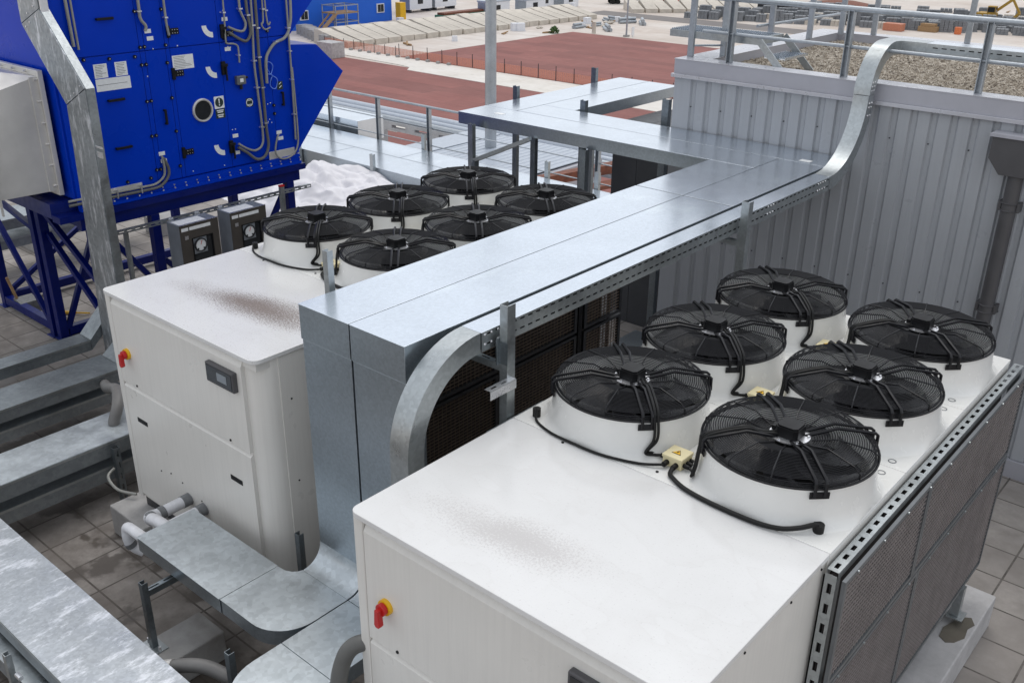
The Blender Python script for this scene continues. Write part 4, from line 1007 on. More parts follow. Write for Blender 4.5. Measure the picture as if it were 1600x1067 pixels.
# tray crossing the lower left corner of the picture
big = thing('cable_tray', (-3.0,-.71,0), 'wide scuffed galvanised tray cover crossing the lower left corner', 'cable tray', 'galvanised trays low on the roof')
build('tray_cover', MB().box(-5.6,.6,-.965,-.425,.746,.75), M['bigtray'], big, bevel=.0015)
build('tray_side', MB().box(-5.6,.6,-.962,-.428,.60,.7455), M['traydark'], big)
build('lower_tray', MB().box(-5.6,.6,-1.06,-.50,.40,.55), M['traydark'], big, bevel=.003)
build('lower_cover', MB().box(-5.6,.6,-1.065,-.55,.5505,.554), M['strut'], big)
build('edge_fold', MB().box(-5.6,.6,-.969,-.9655,.72,.752), M['strut'], big)
b = post(-2.27,-1.10,.80,'slotted post standing against the near side of the wide scuffed tray','strut',w=.05,d=.04)
build('bolt', MB().cyl((-2.2,-1.09,.66),(-2.14,-1.09,.66),.018,8), M['alu'], b)
b = thing('strut_post', (-2.19,-.15,.26), 'short steel bracket post on the rust stained block by the floor trunking', 'post', 'slotted steel posts')
build('channel', channel(MB(), -2.206,-.152,.27,.85,.05,.045,.004), M['strutdark'], b)
build('base_plate', MB().box(-2.30,-2.11,-.21,-.09,.261,.269), M['strut'], b)
build('anchor_bolt', MB().cyl((-2.28,-.15,.269),(-2.28,-.15,.30),.012,8).cyl((-2.13,-.15,.269),(-2.13,-.15,.30),.012,8), M['alu'], b)
build('bracket_arm', MB().slot((-2.23,-.125,.735),(0,1,0),(-1,0,0),.50,.045,[(.016,.03)],.08,.12,.003).box(-2.2335,-2.2295,-.125,.375,.685,.732).box(-2.275,-2.2715,-.125,.375,.685,.732), M['strutdark'], b)
b = post(-1.06,-.20,.93,'stub of strut channel at the corner of the floor trunking','strutdark',w=.05,d=.045)
b = post(-1.60,.79,1.06,'dark strut stub against the front corner of the rear chiller','strutdark',w=.05,d=.045)
o = build('flexible_conduit', MB().tube(smoothpath([(-1.52,-.42,.66),(-1.40,-.33,.70),(-1.28,-.25,.70),(-1.16,-.19,.66),(-1.05,-.13,.60),(-.9,-.05,.55)]),.048,14), M['flex'], smooth=True)
tag(o, 'grey ribbed flexible conduit between the wide scuffed tray and the floor trunking', 'conduit')
o = build('conduit_gland', MB().cyl((-1.535,-.43,.655),(-1.47,-.385,.675),.058,16), M['stainless'], smooth=True); o2 = o
tag(o, 'metal gland where the ribbed conduit meets the wide scuffed tray', 'gland')
o = build('drain_hose', MB().tube(smoothpath([(-.07,-.10,.3),(-.08,-.12,.8),(-.075,-.10,1.2),(-.06,-.06,1.38),(-.03,-.01,1.46),(.02,.06,1.48)]),.05,14), M['conduitdk'], smooth=True)
tag(o, 'dark flexible hose bending into the left front corner of the nearest chiller', 'hose')
# white wrapped water pipes
def wrapped(pts, r, label, bands):
    t = thing('water_pipe', pts[0], label, 'pipe', 'white wrapped pipes')
    build('insulation', MB().tube(smoothpath(pts, 5), r, 16), M['pvc'], t, smooth=True)
    m = MB()
    for p, q in bands: m.tube([p, q], r+.004, 16)
    build('tape_band', m, M['tape'], t, smooth=True)
wrapped([(-3.02,.74,.76),(-3.02,.58,.755),(-3.025,.45,.75),(-3.01,.375,.77),(-2.96,.345,.79),(-2.85,.34,.82),(-2.55,.34,.835)], .05, 'upper white wrapped pipe with grey tape elbowing from the rear chiller into the trunking', [((-3.02,.735,.76),(-3.02,.66,.758)),((-3.024,.50,.752),(-3.022,.45,.75)),((-2.985,.358,.782),(-2.93,.343,.80))])
wrapped([(-2.80,.74,.76),(-2.80,.62,.757),(-2.80,.52,.756),(-2.79,.3,.756)], .05, 'short white wrapped pipe running straight from the rear chiller under the trunking cover', [((-2.80,.735,.76),(-2.80,.66,.758))])
wrapped([(-2.60,.14,.84),(-2.80,.14,.84),(-2.92,.14,.83),(-2.955,.14,.79),(-2.955,.14,.70),(-2.945,.17,.62),(-2.90,.22,.57)], .043, 'lower white wrapped pipe bending down out of the end of the trunking', [((-2.955,.14,.68),(-2.95,.155,.64))])

# ------------------------------------------------------------------ gauge boxes hung on a strut rail
gr = thing('strut_rail', (-6.95,3.7,0), 'horizontal slotted strut rail with a red capped post in front of the blue unit', 'rail')
build('rail', MB().slot((-6.93,2.22,1.765),(0,1,0),(0,0,1),3.0,.045,[(.014,.03)],.06,.10,.003).box(-6.975,-6.934,2.22,5.22,1.806,1.81).box(-6.975,-6.934,2.22,5.22,1.765,1.769), M['strut'], gr)
build('post', channel(MB(), -6.905,4.72,.0,1.88,.045,.06), M['strut'], gr)
build('post_cap', MB().box(-6.93,-6.88,4.687,4.753,1.881,1.90), M['red'], gr)
build('post', channel(MB(), -6.98,2.55,.0,1.76,.045,.045), M['strut'], gr)
c = MB()
for y in (3.1,3.45,3.78,4.12): c.box(-6.925,-6.90,y-.03,y+.03,1.77,1.83)
split('clamp', c, M['alu'], gr)
for y0_, lab in ((3.02,'left bronze faced gauge box with a round dial, nearest the riser trunk'),(3.715,'right bronze faced gauge box with a round dial, beside the nearest black fan')):
    g = thing('gauge_box', (-6.75, y0_+.26, 1.2), lab, 'gauge box', 'gauge boxes on the strut rail')
    w = .52; z0_, z1_ = 1.20, 1.80; xf = -6.60
    build('case', MB().box(xf-.28, xf-.012, y0_, y0_+w, z0_, z1_), M['gaugeside'], g, bevel=.006)
    # front door as four strips round the opening
    a, b_, cz, dz = y0_+.15, y0_+.42, 1.32, 1.62
    build('door', MB().box(xf-.011,xf,y0_,a,z0_,z1_).box(xf-.011,xf,b_,y0_+w,z0_,z1_).box(xf-.011,xf,a,b_,dz,z1_).box(xf-.011,xf,a,b_,z0_,cz), M['gauge'], g)
    build('opening', MB().box(xf-.0115,xf-.0105,a-.01,b_+.01,cz-.01,dz+.01), M['pane'], g)
    build('window_seal', MB().tube([(xf+.003,a,cz),(xf+.003,b_,cz),(xf+.003,b_,dz),(xf+.003,a,dz)],.010,6,closed=True), M['black'], g)
    build('mount_plate', MB().box(xf-.0103,xf-.004,a+.01,a+.19,cz+.10,dz-.01), M['gaugeside'], g)
    dl = build('dial', MB().lathe([(.0001,.004),(.070,.004),(.070,.001)],(xf,a+.10,cz+.20),28,'x'), M['paper'], g)
    build('dial_rim', MB().lathe([(.068,.0),(.085,.0),(.082,.018),(.070,.018),(.068,.0)],(xf-.002,a+.10,cz+.20),28,'x'), M['frame'], dl, smooth=True)
    build('dial_pointer', MB().bar((xf+.0046,a+.10,cz+.20),(xf+.0046,a+.12,cz+.25),.008,.0006,(1,0,0)), M['red'], dl)
    split('dial_port', MB().lathe([(.0001,.006),(.012,.006),(.012,.003)],(xf,a+.06,cz+.155),12,'x').lathe([(.0001,.006),(.012,.006),(.012,.003)],(xf,a+.14,cz+.155),12,'x'), M['black'], dl)
    build('label', MB().box(xf+.0005,xf+.002,y0_+.02,y0_+.11,1.725,1.765).box(xf+.0005,xf+.002,y0_+.125,y0_+.41,1.725,1.765), M['paper'], g)
    build('lock', MB().box(xf+.0005,xf+.006,y0_+.055,y0_+.10,1.62,1.665), M['alu'], g)
    build('lid_label', MB().box(xf-.22,xf-.04,y0_+.02,y0_+.38,z1_+.0005,z1_+.002), M['paper'], g)
    build('lid_edge', MB().box(xf-.011,xf+.004,y0_-.002,y0_+w+.002,z1_+.001,z1_+.006), M['alu'], g)
    build('hanger', MB().box(xf-.34,xf-.281,y0_+.1,y0_+.13,1.70,1.78).box(xf-.34,xf-.281,y0_+.38,y0_+.41,1.70,1.78), M['strut'], g)

# ------------------------------------------------------------------ roof deck, tarpaulin, railing, lower roofs
dk = MB().box(-24, 9, -9, 12.9, -.4, 0); struct('roof_deck', dk, M['deck'], base=(0,0,0))
# white tarpaulin heap
bm_v = []; nx, ny = 110, 84; random.seed(11)
from mathutils import noise as mn
tp = MB(); X0_, X1_, Y0_, Y1_ = -13.0, -8.9, 7.3, 10.2
for i in range(nx+1):
    for j in range(ny+1):
        u, v = i/nx, j/ny; x = X0_+(X1_-X0_)*u; y = Y0_+(Y1_-Y0_)*v
        e = max(0, 1-((u-.42)/.52)**2-((v-.5)/.5)**2)
        n1 = mn.fractal(Vector((x*.9, y*1.1, 3.1)), .8, 2.1, 3); n2 = (1-abs(mn.noise(Vector((x*.9+y*.7, y*1.3-x*.5, 7)))))**3; n3 = (1-abs(mn.noise(Vector((x*2.1-y*.9, y*2.6+x*.7, 2)))))**4
        p_ = Vector((x*.85+.35*n1, y*1.15+.35*n1, 5)); v1 = mn.voronoi(p_)[0]; v2 = mn.voronoi(p_*2.3)[0]
        h = e**.5*(.30 + .42*(v1[1]-v1[0]) + .16*(v2[1]-v2[0]) + .14*n1 + .10*n2 + .04*n3)
        edge = .10*mn.noise(Vector((x*2, y*2, 9)))
        tp.v.append((x+edge, y+edge, max(.004, h) if e > 0 else .003+.004*mn.noise(Vector((x*4,y*4,1)))**2))
for i in range(nx):
    for j in range(ny):
        u, v = (i+.5)/nx, (j+.5)/ny
        if ((u-.42)/.56)**2+((v-.5)/.54)**2 < 1+.15*mn.noise(Vector((u*6, v*6, 4))):
            a = i*(ny+1)+j; tp.f.append((a, a+ny+1, a+ny+2, a+1))
o = build('tarpaulin', tp, M['tarp'], smooth=True); tag(o, 'crumpled white tarpaulin heaped on the roof beyond the blue unit', 'tarpaulin')
o.modifiers.new('sub', 'SUBSURF').levels = 1; o.modifiers['sub'].render_levels = 1
sb2 = MB(); 
for i in range(14): sb2.ico((-8.0+random.uniform(-.35,.35), 3.9+random.uniform(-.6,.6), .12+random.uniform(0,.1)), .28, .4, (1.3,1.3,.5))
# roof-edge ducts
ed = thing('duct_run', (-12,10.7,.0), 'pair of wide pale galvanised ducts lying along the roof edge behind the tarpaulin', 'ducts')
build('duct', MB().box(-22,-6.2,10.02,10.86,.06,.40), M['riser'], ed, bevel=.006); build('duct', MB().box(-22,-6.2,10.90,11.70,.06,.40), M['riser'], ed, bevel=.006)
build('duct_cover', MB().box(-22,-12.72,10.01,10.87,.401,.405).box(-12.70,-6.2,10.01,10.87,.401,.405), M['cover'], ed)
build('duct_cover', MB().box(-22,-11.32,10.89,11.71,.401,.405).box(-11.30,-6.2,10.89,11.71,.401,.405), M['cover'], ed)
build('support', MB().box(-14,-13.7,10.05,11.6,0,.06).box(-10,-9.7,10.05,11.6,0,.06).box(-18,-17.7,10.05,11.6,0,.06), M['strut'], ed)
for i, x in enumerate((-13.45,-11.1,-8.6)):
    o = build('strut_stub', channel(MB(), x, 9.96, 0, .68, .09, .07, .006), M['strut']); tag(o, ('strut stub on the near side of the roof edge ducts beside the tarpaulin','strut stub on the near side of the roof edge ducts behind the left fans','strut stub on the near side of the roof edge ducts nearest the posts')[i], 'post')
for i, x in enumerate((-11.5,-8.1,-6.9)):
    o = build('strut_stub', channel(MB(), x, 11.78, 0, .72, .09, .07, .006), M['strut']); tag(o, ('strut stub behind the roof edge ducts left of the pole','strut stub behind the roof edge ducts under the trunking corner','strut stub behind the roof edge ducts at the right end')[i], 'post')
o = build('duct', MB().box(-19.5,-13.9,12.0,12.8,.10,.62), M['cover'], bevel=.01); tag(o, 'short pale duct end half hidden behind the blue hood at the roof edge', 'ducts')
er = thing('edge_railing', (-10,11.9,0), 'long grey tube railing along the far edge of the roof', 'railing', 'steel railings')
build('top_rail', MB().cyl((-24,11.9,1.285),(-3.4,11.9,1.285),.026,12), M['rail'], er, smooth=True)
build('mid_rail', MB().cyl((-24,11.93,.84),(-3.4,11.93,.84),.013,8).cyl((-24,11.93,.46),(-3.4,11.93,.46),.013,8), M['rail'], er, smooth=True)
for x in (-18.0,-16.2,-14.72,-13.06,-11.45,-8.55,-7.0,-5.6,-4.2): build('post', MB().box(x-.04,x-.032,11.86,11.94,.0,1.27).box(x+.032,x+.04,11.86,11.94,0,1.27).box(x-.032,x+.032,11.932,11.94,0,1.27), M['rail'], er)
# lower corrugated roof
lr = thing('lower_building', (-20,24,-16), 'lower building with a pale blue corrugated metal roof below the roof edge', 'building')
cr = MB(); x = -21.4
while x < -16.6:
    for (a, za), (b, zb_) in (((0,0),(.20,0)),((.20,0),(.225,.022)),((.225,.022),(.275,.022)),((.275,.022),(.30,0))): cr.quad((x+a,18.5,-3+za),(x+b,18.5,-3+zb_),(x+b,25.4,-3.0+zb_),(x+a,25.4,-3.0+za))
    x += .30
build('roof', cr, M['lightblue'], lr)
build('wall', MB().box(-22.5,-16.4,18.6,25.3,-16,-3.06), M['cladtrim'], lr)
build('roof_ridge', MB().box(-22.6,-21.3,18.5,25.4,-2.99,-2.97), M['lightblue'], lr)
o = build('rusty_beam', MB().bar((-15.9,19.9,-2.9),(-14.6,24.6,-2.8),.35,.3).bar((-15.3,19.6,-3.2),(-13.9,24.3,-3.1),.5,.12), M['rust']); tag(o, 'rusty steel beam along the edge of the pale blue corrugated roof', 'beam')
pr = thing('pipe_rack', (-27,27,-16), 'long pipe rack of silver pipes and trays running past the roof edge', 'pipe rack')
pipes = [(28.85,-4.0,.20,-58),(28.35,-4.02,.15,-58),(27.9,-4.04,.13,-58),(30.1,-4.0,.2,-25),(30.9,-4.0,.16,-24.2),(31.8,-4.0,.2,-23.4),(32.9,-4.0,.22,-22.8)]
for y, z, r, xs_ in pipes: build('pipe', MB().cyl((xs_,y,z),(-4,y,z),r,14), M['lightblue'] if r > .14 else M['rail'], pr, smooth=True)
for y in (27.2,27.45): build('tray', MB().slot((-58,y,-4.35),(1,0,0),(0,0,1),54,.40,[(.12,.26)],.9,1.5,.03), M['rail'], pr)
for x in range(-56,-4,6): build('support', MB().box(x-.12,x+.12,27.1,33.4 if x > -27 else 29.2,-4.55,-4.36).box(x-.15,x+.15,27.3,27.6,-16,-4.56).box(x-.15,x+.15,28.8,29.1,-16,-4.56), M['rail'], pr)
# tall light mast
lm = thing('light_mast', (-20.2,23.6,-16), 'tall thick grey lighting mast rising in front of the red paving', 'mast')
build('pole', MB().tube([(-20.2,23.6,-16),(-20.2,23.6,14)], [.26,.15], 20), M['rail'], lm, smooth=True)
build('base_flange', MB().cyl((-20.2,23.6,-16),(-20.2,23.6,-15.92),.42,20), M['rail'], lm)

# things on the deck
ch_ = thing('hand_brush', (-9.95,2.35,0), 'grey dustpan with an upright wooden handle on the paving under the blue frame', 'dustpan')
build('pan', MB().prism([(-10.05,.0),(-9.75,.0),(-9.78,.16),(-9.98,.20)],'y',2.30,2.55), M['tape'], ch_)
build('handle', MB().cyl((-9.95,2.33,.19),(-10.02,2.28,.50),.02,8), M['wood'], ch_)
o = build('hand_tool', MB().tube([(-9.50,2.60,.03),(-9.25,2.80,.03)],[.035,.02],8).cyl((-9.25,2.8,.03),(-9.1,2.92,.03),.012,6), M['yellow'], smooth=True); tag(o, 'yellow handled hand tool lying beside the dustpan', 'tool')
o = build('power_tool', MB().tube([(-8.6,3.0,.05),(-8.35,3.2,.05)],.05,8).box(-8.40,-8.28,3.16,3.30,.0,.12), M['frame'], smooth=False); tag(o, 'dark power tool on the paving behind the riser trunk', 'tool')
o = build('hand_tool', MB().tube([(-8.3,3.36,.04),(-8.1,3.5,.04)],[.03,.02],8), M['red'], smooth=True); tag(o, 'red handled hand tool on the paving behind the riser trunk', 'tool')
o = build('white_sack', sb2, M['tarp'], smooth=True); tag(o, 'white plastic sacking piled under the blue frame behind the gauge boxes', 'sack')
o = build('cable_coil', MB().ring((-8.0,3.75,.10),.28,.02,30,6).ring((-8.0,3.72,.14),.25,.02,30,6).ring((-8.02,3.75,.06),.30,.02,30,6), M['rubber'], smooth=True); tag(o, 'coil of black cable lying under the blue frame', 'cable')
# block and flat tray by the left wall of the plant building
block(-5.0,-3.62,9.0,9.6,.36,'large concrete block at the far corner of the clad building')
o = build('cover_plate', MB().box(-2.80,-2.38,6.45,7.03,.22,.30), M['riser'], bevel=.004); tag(o, 'flat galvanised cover at the foot of the wall behind the second fan', 'cover')
block(-13.2,-12.2,3.6,4.2,.28,'concrete block beyond the blue frame legs')
block(-11.9,-11.4,5.4,6.0,.28,'concrete block behind the blue unit seen under its frame')
t = lowtray('galvanised two-tier tray on the paving far behind the blue frame', -11.9,-11.25,-3,5.2,((.92,.16),(.62,.15)))
# weed at the wall foot
wd = thing('weed', (2.19,7.0,0), 'small green weed growing at the foot of the clad wall', 'plant')
st = MB(); lf = MB(); random.seed(4)
for i in range(13):
    a = random.uniform(0, 2*pi); r = random.uniform(.03,.13); h = random.uniform(.10,.30); x, y = 2.17+r*cos(a)*1.2, 6.98+r*sin(a)*.55
    st.tube([(2.17+.02*cos(a),6.98+.01*sin(a),0),(x*.5+2.17*.5,y*.5+6.98*.5,h*.6),(x,y,h)],.0025,4)
    for k in range(7):
        t_ = .3+.7*k/6; px, py, pz = 2.17+(x-2.17)*t_, 6.98+(y-6.98)*t_, h*t_; b_ = random.uniform(0,2*pi); l = random.uniform(.022,.045)
        d1 = Vector((cos(b_),sin(b_),random.uniform(-.2,.5)))*l; d2 = Vector((-sin(b_),cos(b_),.1))*l*.35
        p = Vector((px,py,pz)); lf.quad(p, p+d1*.5+d2, p+d1, p+d1*.5-d2)
build('stem', st, M['leaf'], wd); build('leaf', lf, M['leaf'], wd)

# ------------------------------------------------------------------ the yard far below
G = -16.0
def plate(name, poly, mat, k): return struct(name, MB().prism(poly, 'z', G+.004*k-.003, G+.004*k) if k else MB().quad(*[(x,y,G) for x, y in poly]), mat, base=(0,0,G))
gq = MB().quad((-3000,-3000,G),(3000,-3000,G),(3000,3000,G),(-3000,3000,G)); struct('ground', gq, M['yard'], base=(0,0,G))
def flat(name, x0,x1,y0,y1, mat, h): return struct(name, MB().box(x0,x1,y0,y1,G+.001,G+h), M[mat], base=(0,0,G))
flat('paving', -104,-15,97.2,138.2,'redpave',.05)
flat('paving', -121,-15,14,91.2,'redpave',.05)
struct('path', MB().prism([(-122,93.2),(-98.5,91.9),(-96,91.4),(-94.6,89.6),(-15,88.9),(-15,96.6),(-122,96.8)],'z',G+.001,G+.10), M['path'], base=(0,0,G))
flat('road', -121,60,164,171,'road',.03)
bdg = thing('building', (-156,100,G), 'bright blue clad industrial building far across the yard', 'building')
build('wall', MB().box(-176,-138.5,40,127.5,G,G+16), M['bluebld'], bdg)
for y in (107.0,124.6):
    w = build('window', MB().box(-138.49,-138.3,y-.9,y+.9,G+1.6,G+3.2), M['wht2'], bdg); build('pane', MB().box(-138.29,-138.25,y-.7,y-.05,G+1.75,G+3.05).box(-138.29,-138.25,y+.05,y+.7,G+1.75,G+3.05), M['pane'], w)
o = build('storage_box', MB().box(-138.2,-136.9,128.2,129.6,G,G+3.2), M['yellow']); tag(o, 'tall yellow box at the corner of the bright blue building', 'box')
sc_ = thing('scaffold_tower', (-134.5,111.5,G), 'timber coloured scaffold stair tower against the bright blue building', 'scaffold')
f = MB()
for x in (-136.5,-133.0):
    for y in (109.5,112.0,114.5): f.bar((x,y,G),(x,y,G+4.2),.16,.16)
for z in (1.4,2.8,4.1):
    for x in (-136.5,-133.0): f.bar((x,109.5,G+z),(x,114.5,G+z),.14,.14)
    for y in (109.5,112.0,114.5): f.bar((-136.5,y,G+z),(-133,y,G+z),.14,.14)
build('frame', f, M['rail'], sc_)
build('stair', MB().bar((-133,105.8,G),(-133,109.5,G+2.8),.9,.18).bar((-134.6,106.2,G),(-134.6,109.5,G+2.8),.16,.25), M['wood'], sc_)
build('deck', MB().box(-136.6,-132.9,109.4,114.6,G+2.8,G+2.95), M['wood'], sc_)
def cabin(x,y,lx,ly,h,z,label,roof,rot=0,group='site cabins'):
    t = thing('site_cabin', (x,y,G), label, 'cabin', group)
    build('shell', MB().box(x-lx/2,x+lx/2,y-ly/2,y+ly/2,G+z,G+z+h), M['wht2'], t)
    build('roof', MB().box(x-lx/2-.12,x+lx/2+.12,y-ly/2-.12,y+ly/2+.12,G+z+h+.003,G+z+h+.28), M[roof], t)
    build('support', MB().box(x-lx/2+.2,x+lx/2-.2,y-ly/2+.2,y-ly/2+.6,G,G+z-.003).box(x-lx/2+.2,x+lx/2-.2,y+ly/2-.6,y+ly/2-.2,G,G+z-.003), M['frame'], t)
    w = build('window', MB().box(x+lx/2+.003,x+lx/2+.06,y-.9,y+.5,G+z+1.0,G+z+2.0), M['pane'], t)
    build('end_panel', MB().box(x-lx/2+.1,x+lx/2-.1,y-ly/2-.05,y-ly/2-.003,G+z+.1,G+z+h-.1), M['gaugeside'], t)
cabin(-146.5,141.5,3.0,6.2,2.6,.6,'white site cabin nearest the bright blue building, standing on supports','wht2')
cabin(-146.5,148.6,3.0,6.2,2.6,.6,'white site cabin second from the bright blue building, standing on supports','wht2')
cabin(-130.5,147.2,2.6,6.5,2.6,.1,'low white hut half hidden by the thick lighting mast','lightblue')
cabin(-129.0,156.6,3,6.0,2.5,.1,'white hut with two windows right of the thick lighting mast','lightblue')
cabin(-133.0,165.0,3,4.6,3.0,.1,'white hut with a blue roof edge, middle of three right of the mast','bluebld')
cabin(-131.5,171.5,3,5.0,2.6,.1,'white hut with a blue roof edge, rightmost of three right of the mast','bluebld')
gs = thing('green_skip', (-131,141.5,G), 'long low green skip lying in the yard behind the precast bank', 'skip')
build('hull', MB().box(-132.2,-130.0,132.5,150,G,G+1.1), M['green'], gs); build('load', MB().box(-132,-130.2,133,149,G+1.101,G+1.5), M['rust'], gs)
o = build('sheet_pile', MB().box(-131.6,-128.8,126.5,131.5,G,G+.5).box(-131.2,-129,127,130.8,G+.501,G+.9), M['lightblue']); tag(o, 'pale blue sheeting stack left of the long green skip', 'stack')
o = build('timber_pile', MB().box(-128.8,-127,119.5,124.5,G,G+.5).box(-128.5,-127.2,120,124,G+.501,G+.9), M['wood']); tag(o, 'mossy timber pile left of the pale blue sheeting', 'stack')
# bank of precast wall units, every unit its own object
pu = None; random.seed(9)
def unit(x, y, a, lab, grp, s=1):
    global pu
    if pu is None:
        m = MB().prism([(0,0),(0,.85),(-.9,1.0),(-6.2,2.0),(-7.0,2.25),(-8.0,2.2),(-8.2,0)],'y',-1.25,1.25)
        pu = build('precast_unit', m, M['precast'], base=(0,0,0)); o = pu
    else: o = pu.copy(); COL.objects.link(o)
    o.location = (x, y, G); o.rotation_euler = (0,0,a); o.scale = (s,1,s*random.uniform(.93,1.05)); tag(o, lab, 'precast unit', grp); return o
for i in range(22): unit(-116.5+i*.16+random.uniform(-.15,.15), 99.2+i*2.72, random.uniform(-.03,.03), 'pale precast concrete wall unit in the long bank beyond the red paving', 'precast wall units in the long bank')
for i in range(13): unit(-113.5+i*2.0, 172.5+i*2.0*1.05, -.72+random.uniform(-.04,.04), 'pale precast concrete wall unit in the bank behind the dark road', 'precast wall units behind the road', .9)
# orange safety fence
of = thing('safety_fence', (-88,97.0,G), 'orange mesh safety fence on thin stakes along the far red paving', 'fence')
net = MB()
for k in range(9): net.box(-104,-30,96.99,97.01,G+.12+k*.13,G+.175+k*.13)
for i in range(250): net.box(-104+i*.296,-103.95+i*.296,96.985,97.015,G+.12,G+1.22)
build('net', net, M['orange'], of)
for i in range(26): build('stake', MB().box(-104+i*2.9,-103.93+i*2.9,96.9,96.97,G,G+1.9), M['frame'], of)
of = thing('safety_fence', (-112,98,G), 'faded orange mesh safety fence left of the far red paving', 'fence')
net = MB()
for k in range(9): net.box(-121,-104.2,97.19,97.21,G+.1+k*.13,G+.155+k*.13)
for i in range(56): net.box(-121+i*.3,-120.94+i*.3,97.185,97.215,G+.1,G+1.2)
build('net', net, M['orange'], of)
for i in range(8): build('stake', MB().box(-121+i*2.3,-120.94+i*2.3,97.05,97.11,G,G+1.5), M['frame'], of)
ks = None
for i in range(14):
    m = MB().box(-.22,.22,-.22,.22,0,.3)
    if ks is None: ks = build('fence_foot', m, M['block'], base=(0,0,0)); o = ks
    else: o = ks.copy(); COL.objects.link(o)
    o.location = (-120+i*2.05, 96.3, G+.1); tag(o, 'small concrete foot on the pale strip below the orange fence', 'block', 'concrete fence feet')
for i in range(7):
    o = build('concrete_block', MB().box(-1,1,-1,1,0,1.5), M['block'], base=(0,0,0)); o.location = (-121.5-i*2.1, 98.2+i*.9, G); tag(o, 'grey cube block in the row left of the precast bank', 'block', 'grey cube blocks in a row')
o = build('concrete_tank', MB().box(-112.5,-109.2,88.8,91.2,G+.05,G+2.2), M['blocklt'], bevel=.05); tag(o, 'square grey concrete chamber standing at the corner of the near red paving', 'chamber')
o = build('manhole_cover', MB().box(-70.6,-67.9,62.7,64.8,G+.05,G+.25), M['path']); tag(o, 'pale square slab lying on the near red paving', 'slab')
lp = thing('light_pole', (-93.7,139.7,G), 'thin tall pole at the far edge of the far red paving', 'pole')
build('pole', MB().tube([(-93.7,139.7,G),(-93.7,139.7,G+17)],[.16,.09],10), M['rail'], lp, smooth=True); build('base', MB().box(-94.1,-93.3,139.3,140.1,G,G+.3), M['block'], lp)
o = build('marker_post', MB().cyl((-100.3,139.4,G),(-100.3,139.4,G+1.9),.35,10), M['precast']); tag(o, 'stubby pale post left of the thin pole by the far red paving', 'post')
o = build('warning_board', MB().box(-92.9,-92.8,140.0,140.7,G+.3,G+1.6).box(-92.92,-92.78,140.2,140.5,G,G+.3), M['paper']); tag(o, 'small white board standing right of the thin pole', 'sign')
bs = MB(); random.seed(2)
for i in range(260):
    a, b_, r = random.uniform(0,6.28), random.uniform(0,1.5), random.uniform(.5,1.1)
    c = Vector((r*cos(a)*cos(b_)*.9, r*sin(a)*cos(b_)*.9, .1+r*sin(b_)*1.0)); d1 = Vector((random.uniform(-1,1),random.uniform(-1,1),random.uniform(-1,1)))*.16; d2 = Vector((random.uniform(-1,1),random.uniform(-1,1),random.uniform(-1,1)))*.16
    bs.quad(c-d1, c-d2, c+d1, c+d2)
o = build('bush', bs, M['leaf'], base=(0,0,0)); o.location = (-103.9,132.8+7,G); o.location = (-105.2,134.5,G); tag(o, 'small green bush on the bare concrete between the bank and the red paving', 'bush')
# stacks of paving blocks
kinds = []
for k, (h, mt) in enumerate(((1.6,'stack'),(1.1,'stack'),(2.2,'stack'),(1.0,'precast'))):
    m = MB().box(-1.0,1.0,-.8,.8,0,.15); nl = int(h/.28)
    for l in range(nl):
        j = .05*((l*7+k) % 3-1)
        for q in range(3): m.box(-.98+q*.66+j*.3,-.98+q*.66+.60+j*.3,-.78,.78,.155+l*.28,.155+l*.28+.25)
    kinds.append(build('block_stack', m, M[mt], base=(0,0,0)))
cnt = 0; used = set()
LBL = ['grey stack of paving blocks in the rows beyond the gravel roof','low grey stack of paving blocks in the rows beyond the gravel roof','tall grey stack of paving blocks in the rows beyond the gravel roof','pale stack of concrete slabs in the rows beyond the gravel roof']
random.seed(21)
for row in range(11):
    for i in range(30):
        x = -101+i*2.2+row*1.3+random.uniform(-.3,.3); y = 172.5+row*3.4+i*.75+random.uniform(-.4,.4)
        if random.random() < (.10 if row < 6 else .4): continue
        if x > -34 or cnt >= 240: continue
        k = random.choices((0,1,2,3),(4,3,2,1.2))[0]
        o = kinds[k] if k not in used else kinds[k].copy()
        if k in used: COL.objects.link(o)
        used.add(k); o.location = (x,y,G); o.rotation_euler = (0,0,.3+random.uniform(-.12,.12)); s = random.uniform(.9,1.15); o.scale = (s,s,s)
        tag(o, LBL[k], 'block stack', 'stacks of paving blocks in the yard'); cnt += 1
# small machines
ex = thing('excavator', (-55.5,207,G), 'yellow excavator standing on bare ground beyond the stacks', 'excavator')
dull_yellow = plain('dull_yellow_paint', (.42,.25,.035), .6, var=.2)
ex_x, ex_y = -55.5, 207
build('track', MB().box(ex_x-2,ex_x+2,ex_y-1.6,ex_y-.9,G,G+.9), M['frame'], ex, bevel=.2); build('track', MB().box(ex_x-2,ex_x+2,ex_y+.9,ex_y+1.6,G,G+.9), M['frame'], ex, bevel=.2)
build('body', MB().box(ex_x-2.1,ex_x+1.2,ex_y-1.3,ex_y+1.3,G+.95,G+2.0), dull_yellow, ex, bevel=.1); build('cab', MB().box(ex_x-.2,ex_x+1.3,ex_y-1.3,ex_y-.1,G+2.01,G+3.3), dull_yellow, ex, bevel=.1)
build('cab_window', MB().box(ex_x+1.301,ex_x+1.32,ex_y-1.2,ex_y-.2,G+2.2,G+3.1).box(ex_x-.1,ex_x+1.2,ex_y-1.32,ex_y-1.301,G+2.2,G+3.1), M['pane'], ex)
